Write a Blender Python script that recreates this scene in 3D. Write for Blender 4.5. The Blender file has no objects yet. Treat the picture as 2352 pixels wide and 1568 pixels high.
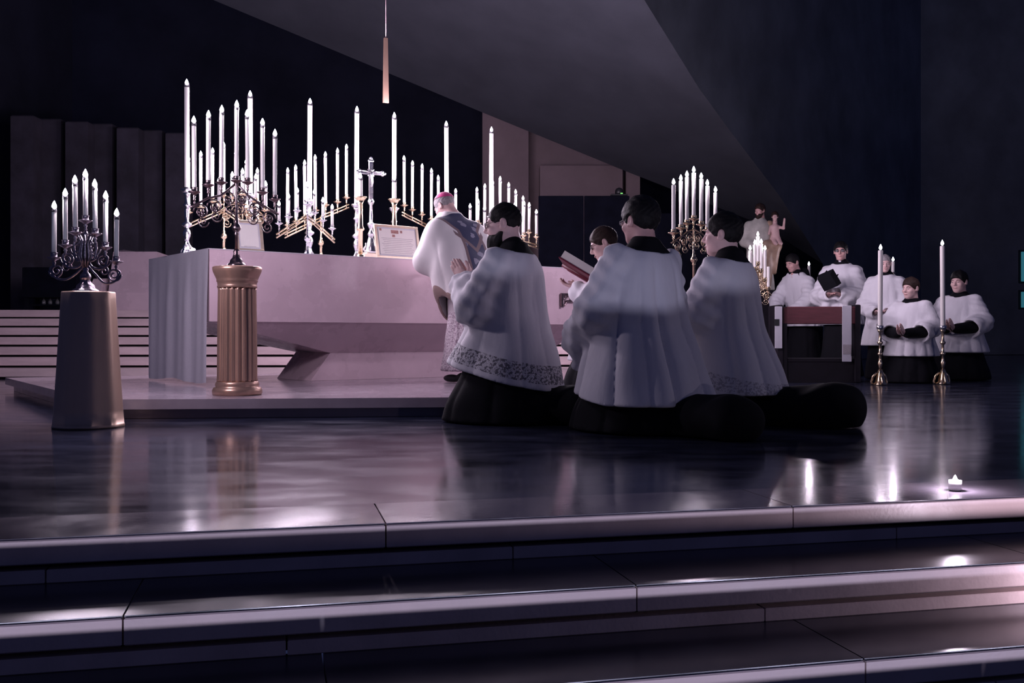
import bpy, math, random
import numpy as np
from mathutils import Vector, Matrix

random.seed(7)
SC = bpy.context.scene
COL = SC.collection
# ------------------------------------------------------------------ camera
F = 2300.0            # focal length in pixels of the 2352 px wide frame
CX, HOR, EYE = 1176.0, 770.0, 0.5
cam_d = bpy.data.cameras.new('camera')
cam_d.sensor_width = 36.0
cam_d.lens = 36.0 * F / 2352.0
cam_d.shift_y = -(784.0 - HOR) / 2352.0
cam_d.clip_end = 200
cam = bpy.data.objects.new('camera', cam_d)
COL.objects.link(cam)
cam.location = (0, 0, EYE)
cam.rotation_euler = (math.pi / 2, 0, 0)
SC.camera = cam
# ------------------------------------------------------------------ world, lamps, exposure
w = bpy.data.worlds.new('dim_nave_air'); SC.world = w; w.use_nodes = True
bg = w.node_tree.nodes['Background']
bg.inputs[0].default_value = (0.15, 0.19, 0.55, 1)
bg.inputs[1].default_value = 0.095
SC.view_settings.view_transform = 'Standard'
SC.view_settings.look = 'None'
SC.view_settings.exposure = 0.0
SC.view_settings.gamma = 1.0
SC.view_settings.use_curve_mapping = False
SC.cycles.use_denoising = True
SC.cycles.max_bounces = 5
SC.cycles.diffuse_bounces = 2
SC.cycles.glossy_bounces = 3
SC.cycles.transmission_bounces = 4
SC.cycles.caustics_reflective = False
SC.cycles.caustics_refractive = False
SC.cycles.use_adaptive_sampling = True
SC.cycles.adaptive_threshold = 0.04
SC.cycles.sample_clamp_indirect = 3.0
CANDLE_W = 10.0
CANDLE_COL = (0.97, 0.81, 1.0)

def lamp(name, loc, watts, col, radius):
    d = bpy.data.lights.new(name, 'POINT'); d.energy = watts; d.color = col; d.shadow_soft_size = radius
    o = bpy.data.objects.new(name, d); COL.objects.link(o); o.location = loc
    return o
# a row of low floor lamps in the nave, below and behind the photographer; they graze the steps
# and show as a line of soft highlights on the second nosing
for k_ in range(7):
    e_ = -4.2 + 1.4 * k_
    lamp('nave_floor_lamp', (0.9737 * e_ + 0.45, -1.435 + 0.228 * e_, -1.25), 62, (0.72, 0.71, 1.0), 0.07)

# ------------------------------------------------------------------ helpers
def at(px, py, Y):
    """a point of the place: seen at pixel (px, py), standing Y metres away"""
    return Vector(((px - CX) / F * Y, Y, EYE + (HOR - py) / F * Y))

def on_plane(px, py, P0, d):
    """point of the vertical plane through P0 along d (horizontal) seen at a pixel: (s, point)"""
    a = (px - CX) / F
    s = (a * P0[1] - P0[0]) / (d[0] - a * d[1])
    Y = P0[1] + s * d[1]
    return s, Vector((P0[0] + s * d[0], Y, EYE + (HOR - py) / F * Y))

def tag(o, label=None, cat=None, group=None, kind=None):
    if label: o['label'] = label
    if cat: o['category'] = cat
    if group: o['group'] = group
    if kind: o['kind'] = kind
    return o

def empty(name, loc=(0, 0, 0), rz=0.0, label=None, cat=None, group=None):
    o = bpy.data.objects.new(name, None); COL.objects.link(o)
    o.location = loc; o.rotation_euler = (0, 0, rz); o.empty_display_size = 0.1
    return tag(o, label, cat, group)

def smooth(me, on=True):
    me.polygons.foreach_set('use_smooth', [on] * len(me.polygons))

class MB:
    def __init__(self): self.v = []; self.f = []; self.sm = []
    def add(self, vs, fs, sm=False):
        n = len(self.v); self.v += [tuple(p) for p in vs]
        self.f += [tuple(i + n for i in f) for f in fs]; self.sm += [sm] * len(fs)
        return self
    def box(self, c, s, rz=0.0, bev=0.0):
        hx, hy, hz = s[0] / 2, s[1] / 2, s[2] / 2
        if bev <= 0:
            vs = [(x, y, z) for z in (-hz, hz) for x, y in ((-hx, -hy), (hx, -hy), (hx, hy), (-hx, hy))]
            fs = [(3, 2, 1, 0), (4, 5, 6, 7), (0, 1, 5, 4), (1, 2, 6, 5), (2, 3, 7, 6), (3, 0, 4, 7)]
        else:
            b = bev; vs = []
            for z, i in ((-hz, b), (-hz + b, 0), (hz - b, 0), (hz, b)):
                vs += [(-hx + i, -hy + i, z), (hx - i, -hy + i, z), (hx - i, hy - i, z), (-hx + i, hy - i, z)]
            fs = [(3, 2, 1, 0), (12, 13, 14, 15)]
            for k in range(3):
                for j in range(4):
                    a, e = k * 4 + j, k * 4 + (j + 1) % 4
                    fs.append((a, e, e + 4, a + 4))
        ca, sa = math.cos(rz), math.sin(rz)
        vs = [(c[0] + x * ca - y * sa, c[1] + x * sa + y * ca, c[2] + z) for x, y, z in vs]
        return self.add(vs, fs)
    def lathe(self, prof, c=(0, 0, 0), n=20, flute=0, depth=0.0, sm=True):
        """prof = [(r, z)...] bottom to top, optional fluting"""
        vs = []; fs = []
        for r, z in prof:
            for k in range(n):
                t = 2 * math.pi * k / n
                rr = r - (depth * (0.5 - 0.5 * math.cos(flute * t)) if flute else 0)
                vs.append((c[0] + rr * math.cos(t), c[1] + rr * math.sin(t), c[2] + z))
        m = len(prof)
        for i in range(m - 1):
            for k in range(n):
                a, e = i * n + k, i * n + (k + 1) % n
                fs.append((a, e, e + n, a + n))
        fs.append(tuple(range(n - 1, -1, -1))); fs.append(tuple((m - 1) * n + k for k in range(n)))
        return self.add(vs, fs, sm)
    def tube(self, pts, r, n=8, closed=False):
        pts = [Vector(p) for p in pts]; m = len(pts)
        rs = r if isinstance(r, (list, tuple)) else [r] * m
        vs = []; fs = []; prev = None
        for i, p in enumerate(pts):
            t = (pts[min(i + 1, m - 1)] - pts[max(i - 1, 0)])
            if t.length < 1e-9: t = Vector((0, 0, 1))
            t.normalize()
            if prev is None:
                ref = Vector((0, 0, 1)) if abs(t.z) < 0.9 else Vector((1, 0, 0))
                a = t.cross(ref).normalized()
            else:
                a = (prev - t * prev.dot(t))
                a = a.normalized() if a.length > 1e-6 else t.cross(Vector((0.3, 0.5, 0.8))).normalized()
            prev = a; b = t.cross(a)
            for k in range(n):
                q = 2 * math.pi * k / n
                vs.append(p + (a * math.cos(q) + b * math.sin(q)) * rs[i])
        for i in range(m - 1):
            for k in range(n):
                x, y = i * n + k, i * n + (k + 1) % n
                fs.append((x, y, y + n, x + n))
        fs.append(tuple(range(n - 1, -1, -1))); fs.append(tuple((m - 1) * n + k for k in range(n)))
        return self.add(vs, fs, True)
    def prism(self, poly, z0, z1):
        n = len(poly)
        vs = [(x, y, z0) for x, y in poly] + [(x, y, z1) for x, y in poly]
        fs = [tuple(range(n - 1, -1, -1)), tuple(range(n, 2 * n))]
        fs += [(i, (i + 1) % n, n + (i + 1) % n, n + i) for i in range(n)]
        return self.add(vs, fs)
    def hull8(self, lo, hi):
        """lo, hi: four corners each (counter-clockwise from above)"""
        fs = [(3, 2, 1, 0), (4, 5, 6, 7), (0, 1, 5, 4), (1, 2, 6, 5), (2, 3, 7, 6), (3, 0, 4, 7)]
        return self.add(list(lo) + list(hi), fs)
    def slab(self, quad, th):
        """a thick plate: four points and a thickness along its normal"""
        q = [Vector(p) for p in quad]
        n = (q[1] - q[0]).cross(q[2] - q[0]).normalized() * th
        return self.hull8([p - n for p in q], q)
    def mesh(self, name):
        me = bpy.data.meshes.new(name); me.from_pydata(self.v, [], self.f)
        me.polygons.foreach_set('use_smooth', self.sm); me.update()
        return me
    def build(self, name, m, parent=None, **kw):
        me = self.mesh(name); return link(name, me, m, parent, **kw)

def link(name, me, m, parent=None, loc=None, rz=None, label=None, cat=None, group=None, kind=None):
    if m is not None and not me.materials: me.materials.append(m)
    o = bpy.data.objects.new(name, me); COL.objects.link(o)
    if parent is not None: o.parent = parent
    if loc is not None: o.location = loc
    if rz is not None: o.rotation_euler = (0, 0, rz)
    return tag(o, label, cat, group, kind)

# ------------------------------------------------------------------ materials
def mat(name, col, rough=0.6, metal=0.0, var=0.0, scale=6.0, bump=0.0, bscale=40.0, spec=0.5, coat=0.0,
        sheen=0.0, trans=0.0, emit=None, estr=0.0, rvar=0.0, col2=None, stretch=None, sss=0.0):
    m = bpy.data.materials.new(name); m.use_nodes = True
    nt = m.node_tree; N = nt.nodes; L = nt.links
    b = N['Principled BSDF']
    b.inputs['Base Color'].default_value = (*col, 1)
    b.inputs['Roughness'].default_value = rough
    b.inputs['Metallic'].default_value = metal
    b.inputs['Specular IOR Level'].default_value = spec
    b.inputs['Coat Weight'].default_value = coat
    b.inputs['Sheen Weight'].default_value = sheen
    b.inputs['Transmission Weight'].default_value = trans
    if sss: b.inputs['Subsurface Weight'].default_value = sss; b.inputs['Subsurface Radius'].default_value = (0.02, 0.008, 0.005); b.inputs['Subsurface Scale'].default_value = 0.5
    if emit: b.inputs['Emission Color'].default_value = (*emit, 1); b.inputs['Emission Strength'].default_value = estr
    tc = N.new('ShaderNodeTexCoord')
    src = tc.outputs['Object']
    if stretch:
        mp = N.new('ShaderNodeMapping'); mp.inputs['Scale'].default_value = stretch
        L.new(src, mp.inputs[0]); src = mp.outputs[0]
    if var > 0 or col2 or rvar > 0:
        n = N.new('ShaderNodeTexNoise'); n.inputs['Scale'].default_value = scale
        n.inputs['Detail'].default_value = 7; n.inputs['Roughness'].default_value = 0.6
        L.new(src, n.inputs['Vector'])
        if var > 0 or col2:
            r = N.new('ShaderNodeValToRGB'); r.color_ramp.elements[0].position = 0.3; r.color_ramp.elements[1].position = 0.7
            c2 = col2 or tuple(min(1, c * (1 + var)) for c in col)
            c1 = tuple(c * (1 - var) for c in col)
            r.color_ramp.elements[0].color = (*c1, 1); r.color_ramp.elements[1].color = (*c2, 1)
            L.new(n.outputs['Fac'], r.inputs[0]); L.new(r.outputs[0], b.inputs['Base Color'])
        if rvar > 0:
            mr = N.new('ShaderNodeMapRange'); mr.inputs[1].default_value = 0.3; mr.inputs[2].default_value = 0.7
            mr.inputs[3].default_value = max(0.02, rough - rvar); mr.inputs[4].default_value = rough + rvar
            L.new(n.outputs['Fac'], mr.inputs[0]); L.new(mr.outputs[0], b.inputs['Roughness'])
    if bump > 0:
        n2 = N.new('ShaderNodeTexNoise'); n2.inputs['Scale'].default_value = bscale; n2.inputs['Detail'].default_value = 4
        L.new(src, n2.inputs['Vector'])
        bp = N.new('ShaderNodeBump'); bp.inputs['Strength'].default_value = bump; bp.inputs['Distance'].default_value = 0.01
        L.new(n2.outputs['Fac'], bp.inputs['Height']); L.new(bp.outputs[0], b.inputs['Normal'])
    return m

M = {}
M['altar_stone'] = mat('pale_pink_marble', (0.66, 0.50, 0.56), 0.28, var=0.08, scale=3.0, bump=0.05, bscale=120, rvar=0.06)
M['step_stone'] = mat('pale_step_marble', (0.80, 0.62, 0.60), 0.36, var=0.14, scale=5.0, bump=0.04, bscale=90, rvar=0.08)
M['rear_stone'] = mat('rear_step_stone', (0.62, 0.48, 0.50), 0.45, var=0.16, scale=4.0, bump=0.08, bscale=60, stretch=(0.5, 2, 3))
M['predella_stone'] = mat('platform_stone', (0.42, 0.35, 0.40), 0.16, var=0.10, scale=5.0, rvar=0.05)
M['black_marble'] = mat('black_polished_marble', (0.030, 0.034, 0.062), 0.13, var=0.6, scale=2.5, rvar=0.04, bump=0.006, bscale=30, stretch=(1, 2, 1))
M['black_marble'].node_tree.nodes['Principled BSDF'].inputs['IOR'].default_value = 2.1
M['tread_dark'] = mat('dark_polished_tread', (0.022, 0.024, 0.042), 0.22, var=0.4, scale=3, rvar=0.05)
M['border_stone'] = mat('grey_polished_border', (0.16, 0.14, 0.17), 0.14, var=0.2, scale=4, rvar=0.05, bump=0.02, bscale=40)
for k_ in ('tread_dark', 'border_stone'): M[k_].node_tree.nodes['Principled BSDF'].inputs['IOR'].default_value = 1.8
M['gap_shade'] = mat('painted_gap_shade', (0.012, 0.012, 0.018), 0.8, var=0.2)  # near-black colour paints the shade in the gaps under the step slabs
M['concrete'] = mat('grey_board_concrete', (0.086, 0.090, 0.116), 0.85, var=0.18, scale=1.2, bump=0.25, bscale=9, stretch=(1, 1, 0.5))
M['travertine'] = mat('dark_travertine', (0.16, 0.17, 0.19), 0.8, var=0.3, scale=0.8, bump=0.2, bscale=6)
M['niche'] = mat('dark_niche_plaster', (0.030, 0.032, 0.055), 0.9, var=0.3, scale=0.7, spec=0.2)
M['slab_wall'] = mat('rough_stone_slab', (0.038, 0.033, 0.050), 0.8, var=0.4, scale=2.5, bump=0.4, bscale=14)
M['pink_wall'] = mat('pinkish_limestone_wall', (0.30, 0.22, 0.24), 0.8, var=0.12, scale=2.0, bump=0.1, bscale=20)
M['teal_void'] = mat('dark_teal_wall', (0.02, 0.035, 0.07), 0.9, var=0.3, scale=0.6)
M['screen'] = mat('black_screen_cloth', (0.004, 0.0045, 0.010), 0.95, var=0.3, spec=0.08)
M['wax'] = mat('ivory_wax', (0.90, 0.86, 0.82), 0.45, var=0.03, scale=9)
M['wick'] = mat('charred_wick', (0.01, 0.01, 0.01), 0.9, var=0.2)
M['glass_ring'] = mat('smoked_glass_follower', (0.40, 0.38, 0.42), 0.08, var=0.05, trans=0.8)
M['flame'] = mat('candle_flame', (1, 1, 1), 0.5, var=0.01, emit=(1.0, 0.93, 1.0), estr=30.0)
M['flame'].cycles.emission_sampling = 'NONE'
M['silver'] = mat('worn_silver', (0.72, 0.70, 0.72), 0.20, 1.0, var=0.12, scale=30, bump=0.25, bscale=110)
M['brass'] = mat('polished_brass', (0.80, 0.62, 0.42), 0.22, 1.0, var=0.12, scale=25, bump=0.12, bscale=90)
M['bronze'] = mat('dark_bronze', (0.26, 0.19, 0.20), 0.28, 1.0, var=0.25, scale=22, bump=0.2, bscale=80)
M['iron'] = mat('grey_wrought_metal', (0.36, 0.31, 0.36), 0.30, 1.0, var=0.25, scale=25, bump=0.25, bscale=90)
M['gold_paint'] = mat('brushed_gold_paint', (0.52, 0.33, 0.25), 0.33, 0.65, var=0.15, scale=6, bump=0.05, bscale=70, stretch=(1, 1, 0.25), rvar=0.06)
M['drum'] = mat('dull_gold_sheet_metal', (0.62, 0.45, 0.35), 0.40, 0.6, var=0.15, scale=4, bump=0.05, bscale=50, stretch=(1, 1, 0.2), rvar=0.08)
M['linen'] = mat('white_altar_linen', (0.66, 0.64, 0.70), 0.8, var=0.04, scale=60, bump=0.10, bscale=220, sheen=0.2)
M['paper'] = mat('cream_paper', (0.80, 0.76, 0.72), 0.7, var=0.04)
M['gilt'] = mat('pale_gilt_frame', (0.80, 0.66, 0.50), 0.35, 0.6, var=0.12, scale=20)
M['walnut'] = mat('reddish_walnut', (0.13, 0.035, 0.045), 0.45, var=0.2, scale=8, stretch=(1, 1, 6))
M['darkwood'] = mat('dark_stained_wood', (0.010, 0.008, 0.013), 0.6, var=0.3, scale=8, spec=0.25)
M['white_paint'] = mat('white_painted_board', (0.62, 0.60, 0.66), 0.6, var=0.04)
M['black_plastic'] = mat('black_plastic', (0.012, 0.012, 0.015), 0.4, var=0.1)
M['green_led'] = mat('green_led', (0.1, 0.8, 0.1), 0.5, var=0.01, emit=(0.2, 1.0, 0.15), estr=2.0)
M['clear_glass'] = mat('clear_glass', (0.85, 0.85, 0.9), 0.05, var=0.02, trans=0.9)
M['tin'] = mat('tealight_cup', (0.9, 0.88, 0.86), 0.35, var=0.03)
M['ink_red'] = mat('printed_ornament', (0.35, 0.18, 0.16), 0.7, var=0.3, scale=60)
M['ink_grey'] = mat('printed_text_lines', (0.42, 0.38, 0.40), 0.7, var=0.2, scale=90)
M['teal_pane'] = mat('teal_lit_pane', (0.05, 0.2, 0.25), 0.3, var=0.05, emit=(0.06, 0.32, 0.42), estr=0.35)
# ================================================================== SETTING
def struct(name, label=None):
    o = empty(name); o['kind'] = 'structure'
    if label: o['label'] = label
    return o

# ---- front steps: rows of stone slabs with shadow gaps under each nosing
PSI = math.atan(0.234)
E = Vector((math.cos(PSI), math.sin(PSI))); Nn = Vector((-math.sin(PSI), math.cos(PSI)))
RISE = 0.115
noses = [2.74, 2.39, 2.07] + [2.07 - 0.33 * k for k in range(1, 10)]
noses = [z * math.cos(PSI) for z in noses]
def en(e, n): return (E.x * e + Nn.x * n, E.y * e + Nn.y * n)
SLABL = 1.19
offs = [0.28, -0.33, 0.10, 0.4, -0.2, 0.3, 0.0, 0.2, -0.3, 0.1, 0.35, -0.1]
slab_mesh = {}
for i, n0 in enumerate(noses):
    st = struct('floor_step' if i else 'floor_edge_step')
    zt = -RISE * i
    back = 0.33 if i == 0 else (noses[i - 1] - n0) + 0.03
    lo, hi = -2.6 - i * 0.0, 3.2
    k0 = math.floor((lo - offs[i]) / SLABL)
    e = offs[i] + k0 * SLABL
    while e < hi:
        if ('t', i) not in slab_mesh:
            slab_mesh['t', i] = MB().box((0, 0, -0.002), (SLABL - 0.004, back, 0.061), bev=0.003).mesh('nosing_slab')
            slab_mesh['p', i] = MB().box((0, 0.003, 0.0305), (SLABL - 0.004, back - 0.010, 0.004)).mesh('tread_slab')
            slab_mesh['r', i] = MB().box((0, 0, 0), (SLABL - 0.004, 0.06, 0.034), bev=0.002).mesh('riser_slab')
        c = en(e + SLABL / 2, n0 + back / 2)
        link('nosing_slab', slab_mesh['t', i], M['step_stone'], st, (c[0], c[1], zt - 0.0325), PSI)
        link('tread_slab', slab_mesh['p', i], M['tread_dark'] if i else M['border_stone'], st, (c[0], c[1], zt - 0.0325), PSI)
        c = en(e + SLABL / 2 + 0.35, n0 + 0.012 + 0.03)
        link('riser_slab', slab_mesh['r', i], M['step_stone'], st, (c[0], c[1], zt - 0.098), PSI)
        e += SLABL
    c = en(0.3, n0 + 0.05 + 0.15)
    MB().box((c[0], c[1], zt - 0.0905), (7.0, 0.29, 0.050), rz=PSI).build('recess', M['gap_shade'], st)  # strip coloured near black as the shadow under the nosing
# ---- sanctuary floor (black polished marble) and the nave floor below
a, b_ = en(-9, noses[0] + 0.332), en(14, noses[0] + 0.332)
fl = MB().prism([a, b_, (30, 34), (-16, 34)], -0.30, -0.001).build('floor', M['black_marble'], kind='structure')
MB().box((0, -4.6, -RISE * 12 - 0.05), (30, 12, 0.1)).build('floor_nave', M['black_marble'], kind='structure')

# ---- predella (altar platform): overhanging slab on a recessed plinth
PZ = 0.119
pre = struct('floor_altar_platform')
pp = [(-2.48, 5.94), (1.95, 6.385), (1.2, 11.55), (-4.57, 9.03)]
cen = Vector((sum(p[0] for p in pp) / 4, sum(p[1] for p in pp) / 4))
ins = [tuple(Vector(p) + (cen - Vector(p)).normalized() * 0.09) for p in pp]
MB().prism(pp, PZ - 0.06, PZ).build('platform_slab', M['predella_stone'], pre)
MB().prism(ins, 0.0, PZ - 0.06).build('platform_plinth', M['predella_stone'], pre)

# ---- rear steps climbing behind the altar
rear = struct('floor_rear_steps')
RK = math.atan(0.05)
RR, RT, RY = 0.12, 0.33, 11.72
for k in range(1, 8):
    y0 = RY + RT * (k - 1)
    dep = RT + 0.06 if k < 7 else 6.0
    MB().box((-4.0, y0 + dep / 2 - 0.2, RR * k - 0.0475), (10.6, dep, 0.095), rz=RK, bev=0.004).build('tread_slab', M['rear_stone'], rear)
    MB().box((-4.0, y0 + 0.05 + dep / 2 - 0.2, RR * k - 0.1075), (10.5, dep - 0.06, 0.025), rz=RK).build('shadow_gap', M['gap_shade'], rear)

# ---- dark niche behind, its rough stone slabs on the left
wb = MB().box((-5.0, 23.0, 5.0), (26, 0.3, 14)).build('wall_back', M['niche'], kind='structure')
wl = struct('wall_left')
MB().box((-9.2, 16.5, 4.0), (0.4, 8, 9)).build('wall_slab', M['niche'], wl)
ws = struct('wall_rear_left')
for (x0, x1, yt, Y) in ((24, 77, 264, 15.2), (88, 140, 272, 15.5), (150, 202, 278, 15.3), (206, 258, 283, 15.55), (268, 318, 292, 15.35),
                        (326, 372, 298, 15.6), (380, 428, 304, 15.4)):
    p, q = at(x0, yt, Y), at(x1, yt, Y)
    MB().box(((p.x + q.x) / 2, Y + 0.15, (p.z + 0.842) / 2), (q.x - p.x, 0.3, p.z - 0.842), bev=0.02).build('stone_slab', M['slab_wall'], ws)
p, q = at(34, 470, 15.8), at(430, 470, 15.8)
MB().box(((p.x + q.x) / 2, 15.95, 1.9), (q.x - p.x, 0.25, 2.1), bev=0.01).build('stone_dado', M['slab_wall'], ws)

# ---- pinkish limestone wall to the right of the niche, with a projecting block
wr = struct('wall_rear_right')
def wall_px(x0, x1, y0, y1, Y, th, name, m, parent):
    p, q = at(x0, y1, Y), at(x1, y0, Y)
    return MB().box(((p.x + q.x) / 2, Y + th / 2, (p.z + q.z) / 2), (q.x - p.x, th, q.z - p.z), bev=0.01).build(name, m, parent)
wall_px(1108, 1214, 100, 850, 18.6, 0.8, 'wall_pier', M['pink_wall'], wr)
wall_px(1206, 1442, 200, 850, 19.2, 0.5, 'wall_face', M['pink_wall'], wr)
wall_px(1240, 1430, 379, 850, 18.7, 0.49, 'wall_block', M['pink_wall'], wr)
wall_px(1438, 1470, 300, 850, 18.8, 0.5, 'wall_jamb', M['pink_wall'], wr)
MB().box((9.0, 26.0, 4.0), (24, 0.3, 12)).build('wall_far', M['teal_void'], kind='structure')

# ---- the great folded concrete shell that comes down to its foot on the right
shell = struct('ceiling_shell')
tip = at(1890, 606, 19.0)
edge = [tip, at(1740, 512, 18.6), at(1440, 394, 18.0), at(1108, 258, 17.2), at(490, 0, 16.2), at(-500, -420, 15.0)]
fold = [tip, at(1792, 452, 17.2), at(1675, 298, 15.6), at(1605, 202, 14.6), at(1480, 0, 13.0), at(1250, -420, 10.8)]
m1 = MB(); n = len(edge); K = 8
vs = []
for i in range(n):
    for k in range(K + 1):
        t = k / K
        p = edge[i].lerp(fold[i], t)
        sag = math.sin(math.pi * t) * 0.05 * (edge[i] - fold[i]).length
        vs.append(p + Vector((0.1, 0.5, 0.45)) * sag * 0.5)
fs = [(i * (K + 1) + k, i * (K + 1) + k + 1, (i + 1) * (K + 1) + k + 1, (i + 1) * (K + 1) + k) for i in range(n - 1) for k in range(K)]
m1.add(vs, fs, True)
# its thickness
m1.add([v + Vector((0.15, 0.6, 0.35)) for v in vs], [tuple(reversed(f)) for f in fs], True)
bnd = [(i * (K + 1), (i + 1) * (K + 1)) for i in range(n - 1)]
m1.add([v for v in vs] + [v + Vector((0.15, 0.6, 0.35)) for v in vs], [(a_, b2, b2 + len(vs), a_ + len(vs)) for a_, b2 in bnd])
m1.build('shell_soffit', M['concrete'], shell)
# second face: falls away to the right, past the choir
ys = (606, 452, 298, 202, 0, -420)
right = [at(2115, y, 25.0) for y in ys]
far = [at(2800, y, 27.0) for y in ys]
lowf = at(1890, 830, 19.0)
m2 = MB()
rows = [[lowf, at(2115, 815, 25.0), at(2800, 812, 27.0)]] + [[fold[i], right[i], far[i]] for i in range(6)]
vs = [p for r in rows for p in r]
fs = [(i * 3 + j, i * 3 + j + 1, (i + 1) * 3 + j + 1, (i + 1) * 3 + j) for i in range(6) for j in range(2)]
m2.add(vs, fs)
m2.add([v + Vector((0.3, 0.6, 0)) for v in vs], [tuple(reversed(f)) for f in fs])
m2.build('shell_flank', M['travertine'], shell)
# ================================================================== ALTAR
AO = Vector((-2.18, 7.6)); AU = Vector((0.792, 0.61)); AV = Vector((-0.61, 0.792))
ATOP = PZ + 1.03
ARZ = math.atan2(AU.y, AU.x)
def alt(u, v, z=0.0): p = AO + AU * u + AV * v; return Vector((p.x, p.y, z))
def quad(u0, u1, v0, v1, z): return [alt(u0, v0, z), alt(u1, v0, z), alt(u1, v1, z), alt(u0, v1, z)]
UL, UR, VB = -0.12, 3.75, 1.36
altar = empty('stone_altar', alt(1.8, 0.6, PZ), 0, 'massive pale pink marble altar with a faceted stone foot', 'altar')
def apart(mb, name, m, par=None, parent=altar):
    o = mb.build(name, m, parent); o.location = -Vector(parent.location); return o
apart(MB().hull8(quad(UL, UR, 0, VB, 0.605), quad(UL, UR, 0, VB, ATOP)), 'altar_slab', M['altar_stone'])
apart(MB().hull8(quad(1.04, 3.45, 0.30, 0.96, 0.352), quad(UL + 0.02, UR - 0.02, 0.02, VB - 0.02, 0.604)), 'tapered_underside', M['altar_stone'])
apart(MB().hull8(quad(0.86, 3.55, 0.30, 0.96, PZ + 0.001), quad(1.04, 3.45, 0.30, 0.96, 0.351)), 'foot_block', M['altar_stone'])
# cloth: over the top and down the near end in soft folds
mb = MB(); nv, nz = 60, 24; vs = []; fs = []
for i in range(nz + 1):
    t = i / nz
    for j in range(nv + 1):
        q = j / nv; v = -0.015 + q * (VB + 0.03)
        fold_ = (0.010 * math.sin(q * 23) + 0.008 * math.sin(q * 41 + 1) + 0.02 * math.exp(-((q - 0.42) / 0.05) ** 2)) * min(1, t * 2.5)
        z = ATOP + 0.006 - t * (ATOP - PZ - 0.02 + 0.012 * math.sin(q * 9))
        vs.append(alt(UL - 0.012 - max(0, fold_ + 0.012 * t), v, z))
fs = [(i * (nv + 1) + j, i * (nv + 1) + j + 1, (i + 1) * (nv + 1) + j + 1, (i + 1) * (nv + 1) + j) for i in range(nz) for j in range(nv)]
mb.add(vs, fs, True)
mb.hull8(quad(UL - 0.012, UR, -0.004, VB, ATOP), quad(UL - 0.012, UR, -0.004, VB, ATOP + 0.006))
mb.build('altar_cloth', M['linen'], label='white altar cloth hanging in folds over the near end of the altar', cat='cloth')
AZ = ATOP + 0.006

# ================================================================== CANDLES
def unit(name, f):
    mb = MB(); f(mb); return mb.mesh(name)
wax_me = unit('wax', lambda b: b.lathe([(0.96, 0), (1, 0.004), (1, 0.985), (0.9, 0.997), (0.5, 0.994)], n=16))
wick_me = unit('wick', lambda b: b.lathe([(0.0012, -0.004), (0.0012, 0.014), (0.0006, 0.018)], n=6))
ring_me = unit('follower', lambda b: b.lathe([(1.10, 0), (1.16, 0.002), (1.10, 0.010), (0.98, 0.030), (1.02, 0.036), (0.9, 0.036), (0.9, 0.012)], n=16))
flame_me = unit('flame', lambda b: b.lathe([(0.15, 0), (0.62, 0.10), (0.95, 0.25), (1.0, 0.36), (0.82, 0.55), (0.5, 0.75), (0.2, 0.92), (0.03, 1.0)], n=12))
for me, k in ((wax_me, 'wax'), (wick_me, 'wick'), (ring_me, 'glass_ring'), (flame_me, 'flame')): me.materials.append(M[k])
NC = [0]
def candle(base, h, r, label, group, ring=True, lit=True, watts=1.0, name='candle', tilt=0.0):
    o = empty(name, base, random.uniform(0, 6), label, 'candle', group)
    o.rotation_euler = (random.uniform(-1, 1) * 0.008 + tilt, random.uniform(-1, 1) * 0.008, 0)
    wx = link('wax', wax_me, None, o); wx.scale = (r, r, h)
    top = h
    if ring:
        k = link('follower', ring_me, None, o, (0, 0, h - 0.008)); k.scale = (r, r, 1)
        top = h + 0.004
    link('wick', wick_me, None, o, (0, 0, top))
    if lit:
        fl_ = link('flame', flame_me, None, o, (0, 0, top + 0.004))
        s = 0.0105 + 0.22 * r; fl_.scale = (s, s, s * 3.6)
        d = bpy.data.lights.get('candle_light_%.2f' % watts)
        if d is None:
            d = bpy.data.lights.new('candle_light_%.2f' % watts, 'POINT'); d.energy = CANDLE_W * watts
            d.color = CANDLE_COL; d.shadow_soft_size = 0.012
        l = bpy.data.objects.new('candle_light', d); COL.objects.link(l); l.parent = o
        l.location = (0, 0, top + 0.004 + s * 4.4)
    NC[0] += 1
    return o

ORD = ['first', 'second', 'third', 'fourth', 'fifth', 'sixth', 'seventh', 'eighth']

# ================================================================== CANDELABRA
def pan_mesh(key, r, m, wide=1.0):
    s = r / 0.0125; w = s * wide
    mb = MB().lathe([(0.006 * s, -0.055), (0.009 * s, -0.05), (0.005 * s, -0.04), (0.010 * s, -0.030), (0.006 * s, -0.022), (0.016 * s, -0.014),
                     (0.034 * w, -0.004), (0.036 * w, 0.0), (0.030 * w, 0.001), (0.017 * s, -0.006), (0.0165 * s, 0.022), (0.019 * s, 0.026), (0.015 * s, 0.026), (0.014 * s, 0.002)], n=14)
    me = mb.mesh('drip_pan'); me.materials.append(m); return me

def spiral(c, d, r0, turns, up, flip, n=26, z2=None):
    pts = []
    for i in range(n):
        t = i / (n - 1); a = t * turns * 2 * math.pi; r = r0 * (1 - 0.82 * t)
        x = flip * r * math.cos(a); z = up * r * math.sin(a)
        pts.append(Vector((c[0] + d[0] * x, c[1] + d[1] * x, c[2] + z)))
    return pts

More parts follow.
